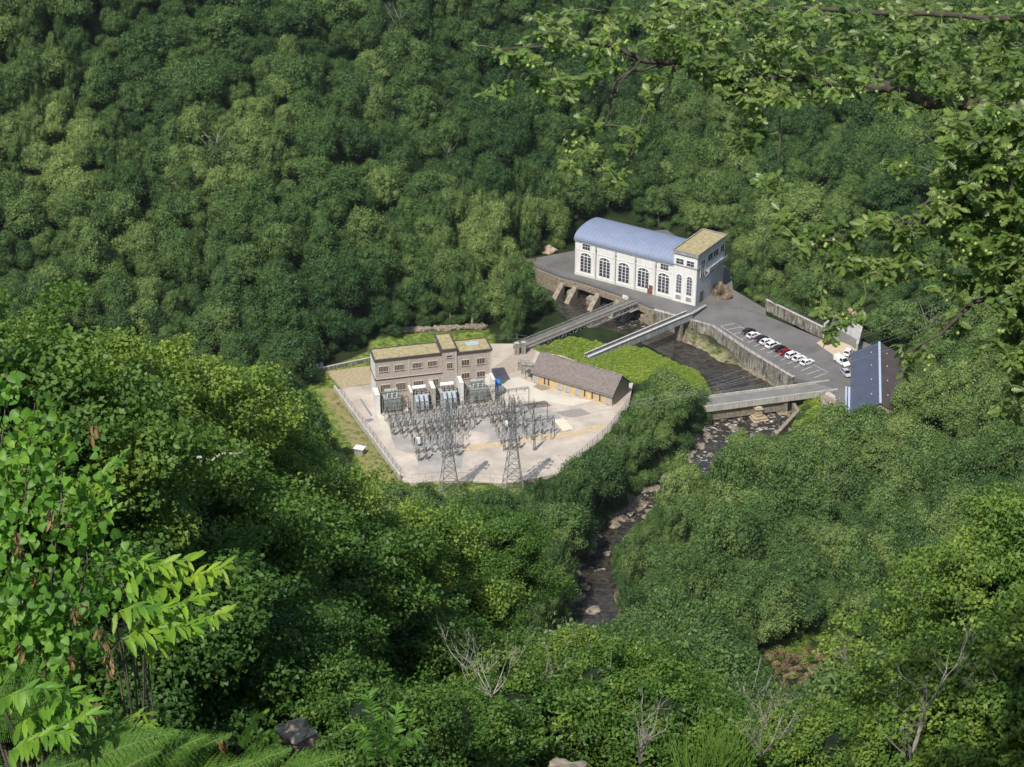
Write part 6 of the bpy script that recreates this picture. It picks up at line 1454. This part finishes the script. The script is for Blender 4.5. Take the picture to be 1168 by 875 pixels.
def shoots(lines_, n_, lab, seed, tone):
    b0 = Vector(P(30, 890, 12.2)); b0.z = hgt(b0.x, b0.y); o = empty('lime_shoots', b0, 0, lab, 'shrub'); rr_ = random.Random(seed); st_ = MB(); fr = []
    for pts_ in lines_:
        q_ = [Vector(P(*p_)) for p_ in pts_]; st_.tube([(q_[0]-b0).lerp(Vector((0,0,0)), .6)]+[x_-b0 for x_ in q_], [.012]+list(np.linspace(.010,.003,len(q_))), 5)
        for k in range(n_):
            u = rr_.random()*(len(q_)-1); i = min(int(u), len(q_)-2); p_ = q_[i].lerp(q_[i+1], u-i)+Vector((rr_.gauss(0,.16),rr_.gauss(0,.15),rr_.gauss(0,.09)))
            a_ = rr_.uniform(0,6.28); dd = Vector((math.cos(a_)*.7, math.sin(a_)*.7-.3, rr_.uniform(-.9,-.1))); nn_ = Vector((rr_.uniform(-.5,.5), rr_.uniform(-1.1,-.1), rr_.uniform(.4,1))); fr.append((np.array(p_-b0), np.array(dd), np.array(nn_), rr_.choice((rr_.uniform(.04,.065), rr_.uniform(.055,.09)))))
    st_.build('stem', M_bark, o); a_ = link('foliage', leaves_mesh('foliage', 'heart', M_leafc, fr, seed, .2, .25), o); a_['tone'] = tone; return o
shoots([[(-30,760,12.5),(-10,600,12.4),(5,480,12.4),(8,425,12.4)],[(20,770,12.6),(25,650,12.4),(30,540,12.3),(40,460,12.3)],[(40,770,12.6),(60,650,12.4),(70,570,12.4),(72,510,12.4)],[(60,780,12.7),(85,700,12.6),(100,640,12.5),(95,590,12.5)],[(-20,770,12.3),(0,690,12.2),(15,630,12.1)],[(50,780,12.4),(55,720,12.3),(60,690,12.3)],[(-10,800,12.6),(0,740,12.6),(10,700,12.6)],[(-30,640,12.7),(-5,540,12.6),(15,500,12.6)]], 190, 'lime shoots with pale heart shaped leaves along the left edge', 9, .38)
# hanging dead leaves
def dead_cluster(px, py, dep, s_, lab, seed):
    c_ = Vector(P(px, py, dep)); o = empty('withered_spray', c_, 0, lab, 'dead leaves', 'withered leaf sprays hanging at the left'); rr_ = random.Random(seed); fr = []
    mb = MB(); mb.tube([(0,0,s_),(rr_.uniform(-.05,.05),0,0),(rr_.uniform(-.06,.06),.02,-s_)], [.006,.005,.003], 4); mb.build('stem', M_bark, o)
    for k in range(12): fr.append((np.array((rr_.uniform(-.03,.03),rr_.uniform(-.03,.03),rr_.uniform(-s_,s_))), np.array((rr_.uniform(-.5,.5),rr_.uniform(-.5,.3),-1.0)), np.array((rr_.uniform(-1,1),-1,rr_.uniform(-.3,.6))), rr_.uniform(.06,.10)))
    a_ = link('leaves', leaves_mesh('leaves', 'chestnut', M_brownl, fr, seed, .6, .5), o); a_['tone'] = rr_.uniform(.3,.9)
for k, (x_, y_, s_, lab) in enumerate(((105,486,.08,'orange brown dead leaf spray above the chestnut, the highest one'),(20,620,.12,'pale brown withered spray near the left edge'),(38,665,.13,'large pale withered spray hanging below the heart leaves'),(88,697,.05,'small rusty dead leaf above the bracken'),(118,728,.09,'rusty hanging spray left of the long chestnut sprays'),(124,757,.08,'rusty dead leaf spray just above the pale single leaf'),(107,806,.05,'pale single dead leaf above the middle bracken frond'),(23,742,.07,'rusty dead spray above the left bracken fronds'),(58,590,.07,'dark rusty spray in the middle of the heart leaves'),(255,848,.05,'rusty dead leaf on the bracken near the bottom'),(80,750,.07,'dull brown dead spray on the bare stem'))):
    dead_cluster(x_, y_, 12.2, s_, lab, 300+k)
def fern(base, tip, dep, lab, seed, bend=.25, width=.30, tone=.5):
    p0_ = Vector(P(base[0], base[1], dep)); p1_ = Vector(P(tip[0], tip[1], dep-.25)); o = empty('bracken_frond', p0_, 0, lab, 'fern', 'bracken fronds in the bottom left corner'); rr_ = random.Random(seed)
    L_ = (p1_-p0_).length; n_ = 22; V = []; fr = []; ax = (p1_-p0_).normalized(); upv = Vector((0,-.45,1)).normalized(); sd_ = ax.cross(upv).normalized(); up2 = sd_.cross(ax).normalized(); pts_ = []
    for k in range(n_+1):
        u = k/n_; pts_.append(ax*L_*u+up2*bend*L_*u*(1-u)*1.6)
    mb = MB(); mb.tube(pts_, list(np.linspace(.006,.002,n_+1)), 4); mb.build('stem', M_leafc_stem, o)
    for k in range(2, n_+1):
        u = k/n_; w_ = width*L_*min(1,(1-u)*1.5+.06)*(.6+.4*min(1,u*4))
        for s_ in (-1, 1):
            pd = (sd_*s_+ax*.42-up2*.22+Vector((rr_.uniform(-.06,.06),rr_.uniform(-.06,.06),0))).normalized(); m_ = max(4, int(w_/.012)); q0 = pts_[k]
            pn_ = up2
            for j in range(m_):
                v_ = (j+.5)/m_; q_ = q0+pd*w_*v_-up2*w_*.25*v_*v_; ll = .034*(1-v_*.75)*(L_/.9)
                for t_ in (-1, 1):
                    dd = (pd.cross(pn_)*t_+pd*.35).normalized(); fr.append((np.array(q_), np.array(dd), np.array(pn_+pd*.1), ll*rr_.uniform(.8,1.2)))
    a_ = link('foliage', leaves_mesh('foliage', 'oval', M_fern, fr, seed, .1, .2), o); a_['tone'] = tone; return o
M_leafc_stem = mat('fern_stem', (.16,.20,.06), .7, .2, 4)
for k, (b_, t_, d_, lab, tn_, wd_) in enumerate((((-15,850),(20,755),12.3,'bracken frond rising at the far left edge',.5,.36),((20,855),(42,752),12.3,'bracken frond second from the left edge, pointing up',.45,.36),((40,850),(72,752),12.4,'bracken frond leaning right beside the bare stem',.45,.36),
     ((70,845),(150,828),11.9,'bracken frond arching right above the bottom edge, lying almost flat',.35,.42),((75,890),(200,835),11.6,'broad bracken frond at the bottom, left of the others',.6,.40),((150,895),(235,840),11.7,'broad bracken frond second from the left along the bottom',.6,.40),
     ((190,885),(262,838),11.9,'bracken frond at the bottom drooping toward the rock',.55,.38),((250,900),(330,855),12.0,'bracken frond at the bottom below the rock',.6,.38),((120,900),(180,858),11.4,'short bracken frond tucked at the bottom edge',.65,.4),((300,905),(390,862),12.4,'bracken frond farthest right along the bottom',.65,.36),((210,905),(285,868),11.5,'small bracken frond below the broad ones',.7,.38),((20,905),(95,868),11.3,'bracken frond in the very bottom left corner',.4,.38))):
    fern(b_, t_, d_, lab, 400+k, tone=tn_, width=wd_)
# lichen covered rocks
for (x_, y_, w_, h_, lab, sd_) in ((338,838,.17,.13,'grey brown lichen covered rock behind the bracken',71),(645,880,.25,.07,'flat brown rock at the bottom edge below the shrubs',73)):
    dep_ = 15.5 if x_ < 400 else 22
    q_ = Vector(P(x_, y_, dep_)); o = link('lichen_rock', rock_mesh('lichen_rock', sd_, 1, 4, (w_,w_,h_), .5, mat('lichen_rock', (.26,.22,.165), .95, .55, 6, bump=.03) if 'lichen_rock' not in MATS else MATS['lichen_rock']), None, q_); tag(o, lab, 'rock')
# earth bank carrying the closest plants
# broom
def broom(px, py, dep, H_, n_, lab, seed):
    c_ = Vector(P(px, py, dep)); o = empty('broom_bush', c_, 0, lab, 'broom'); rr_ = random.Random(seed); mb = MB()
    for k in range(n_):
        a_ = rr_.gauss(0,.28); L_ = H_*rr_.uniform(.6,1.05); b_ = Vector((rr_.uniform(-.25,.25), rr_.uniform(-.2,.2), 0)); e = b_+Vector((a_*L_, rr_.gauss(0,.15)*L_, L_)); mb.tube([b_, b_.lerp(e,.5)+Vector((a_*.05,0,.05)), e], [.006,.005,.002], 3)
    a2 = mb.build('stalk', mat('broom_green', (.12,.22,.03), .7, .3, 3) if 'broom_green' not in MATS else MATS['broom_green'], o); return o
broom(800, 892, 22, 1.0, 110, 'tall bright green broom stalks at the bottom, right of centre', 1)
broom(832, 885, 23, .9, 60, 'shorter broom stalks right of the tall ones', 2)
# ------------------------------------------------------------------ thin summer haze filling the valley air
hm = bpy.data.materials.new('haze'); hm.use_nodes = True; t = hm.node_tree; t.nodes.remove(t.nodes['Principled BSDF'])
vs_ = t.nodes.new('ShaderNodeVolumeScatter'); vs_.inputs['Color'].default_value = (.86,.94,1,1); vs_.inputs['Density'].default_value = .00004; vs_.inputs['Anisotropy'].default_value = .2
t.links.new(vs_.outputs[0], t.nodes['Material Output'].inputs['Volume'])
mb = MB(); mb.box(-700, 700, -60, 1100, -30, 330); o = mb.build('haze', hm); tag(o, 'thin bluish haze in the valley air', None, None, 'structure')
scene.cycles.volume_bounces = 0
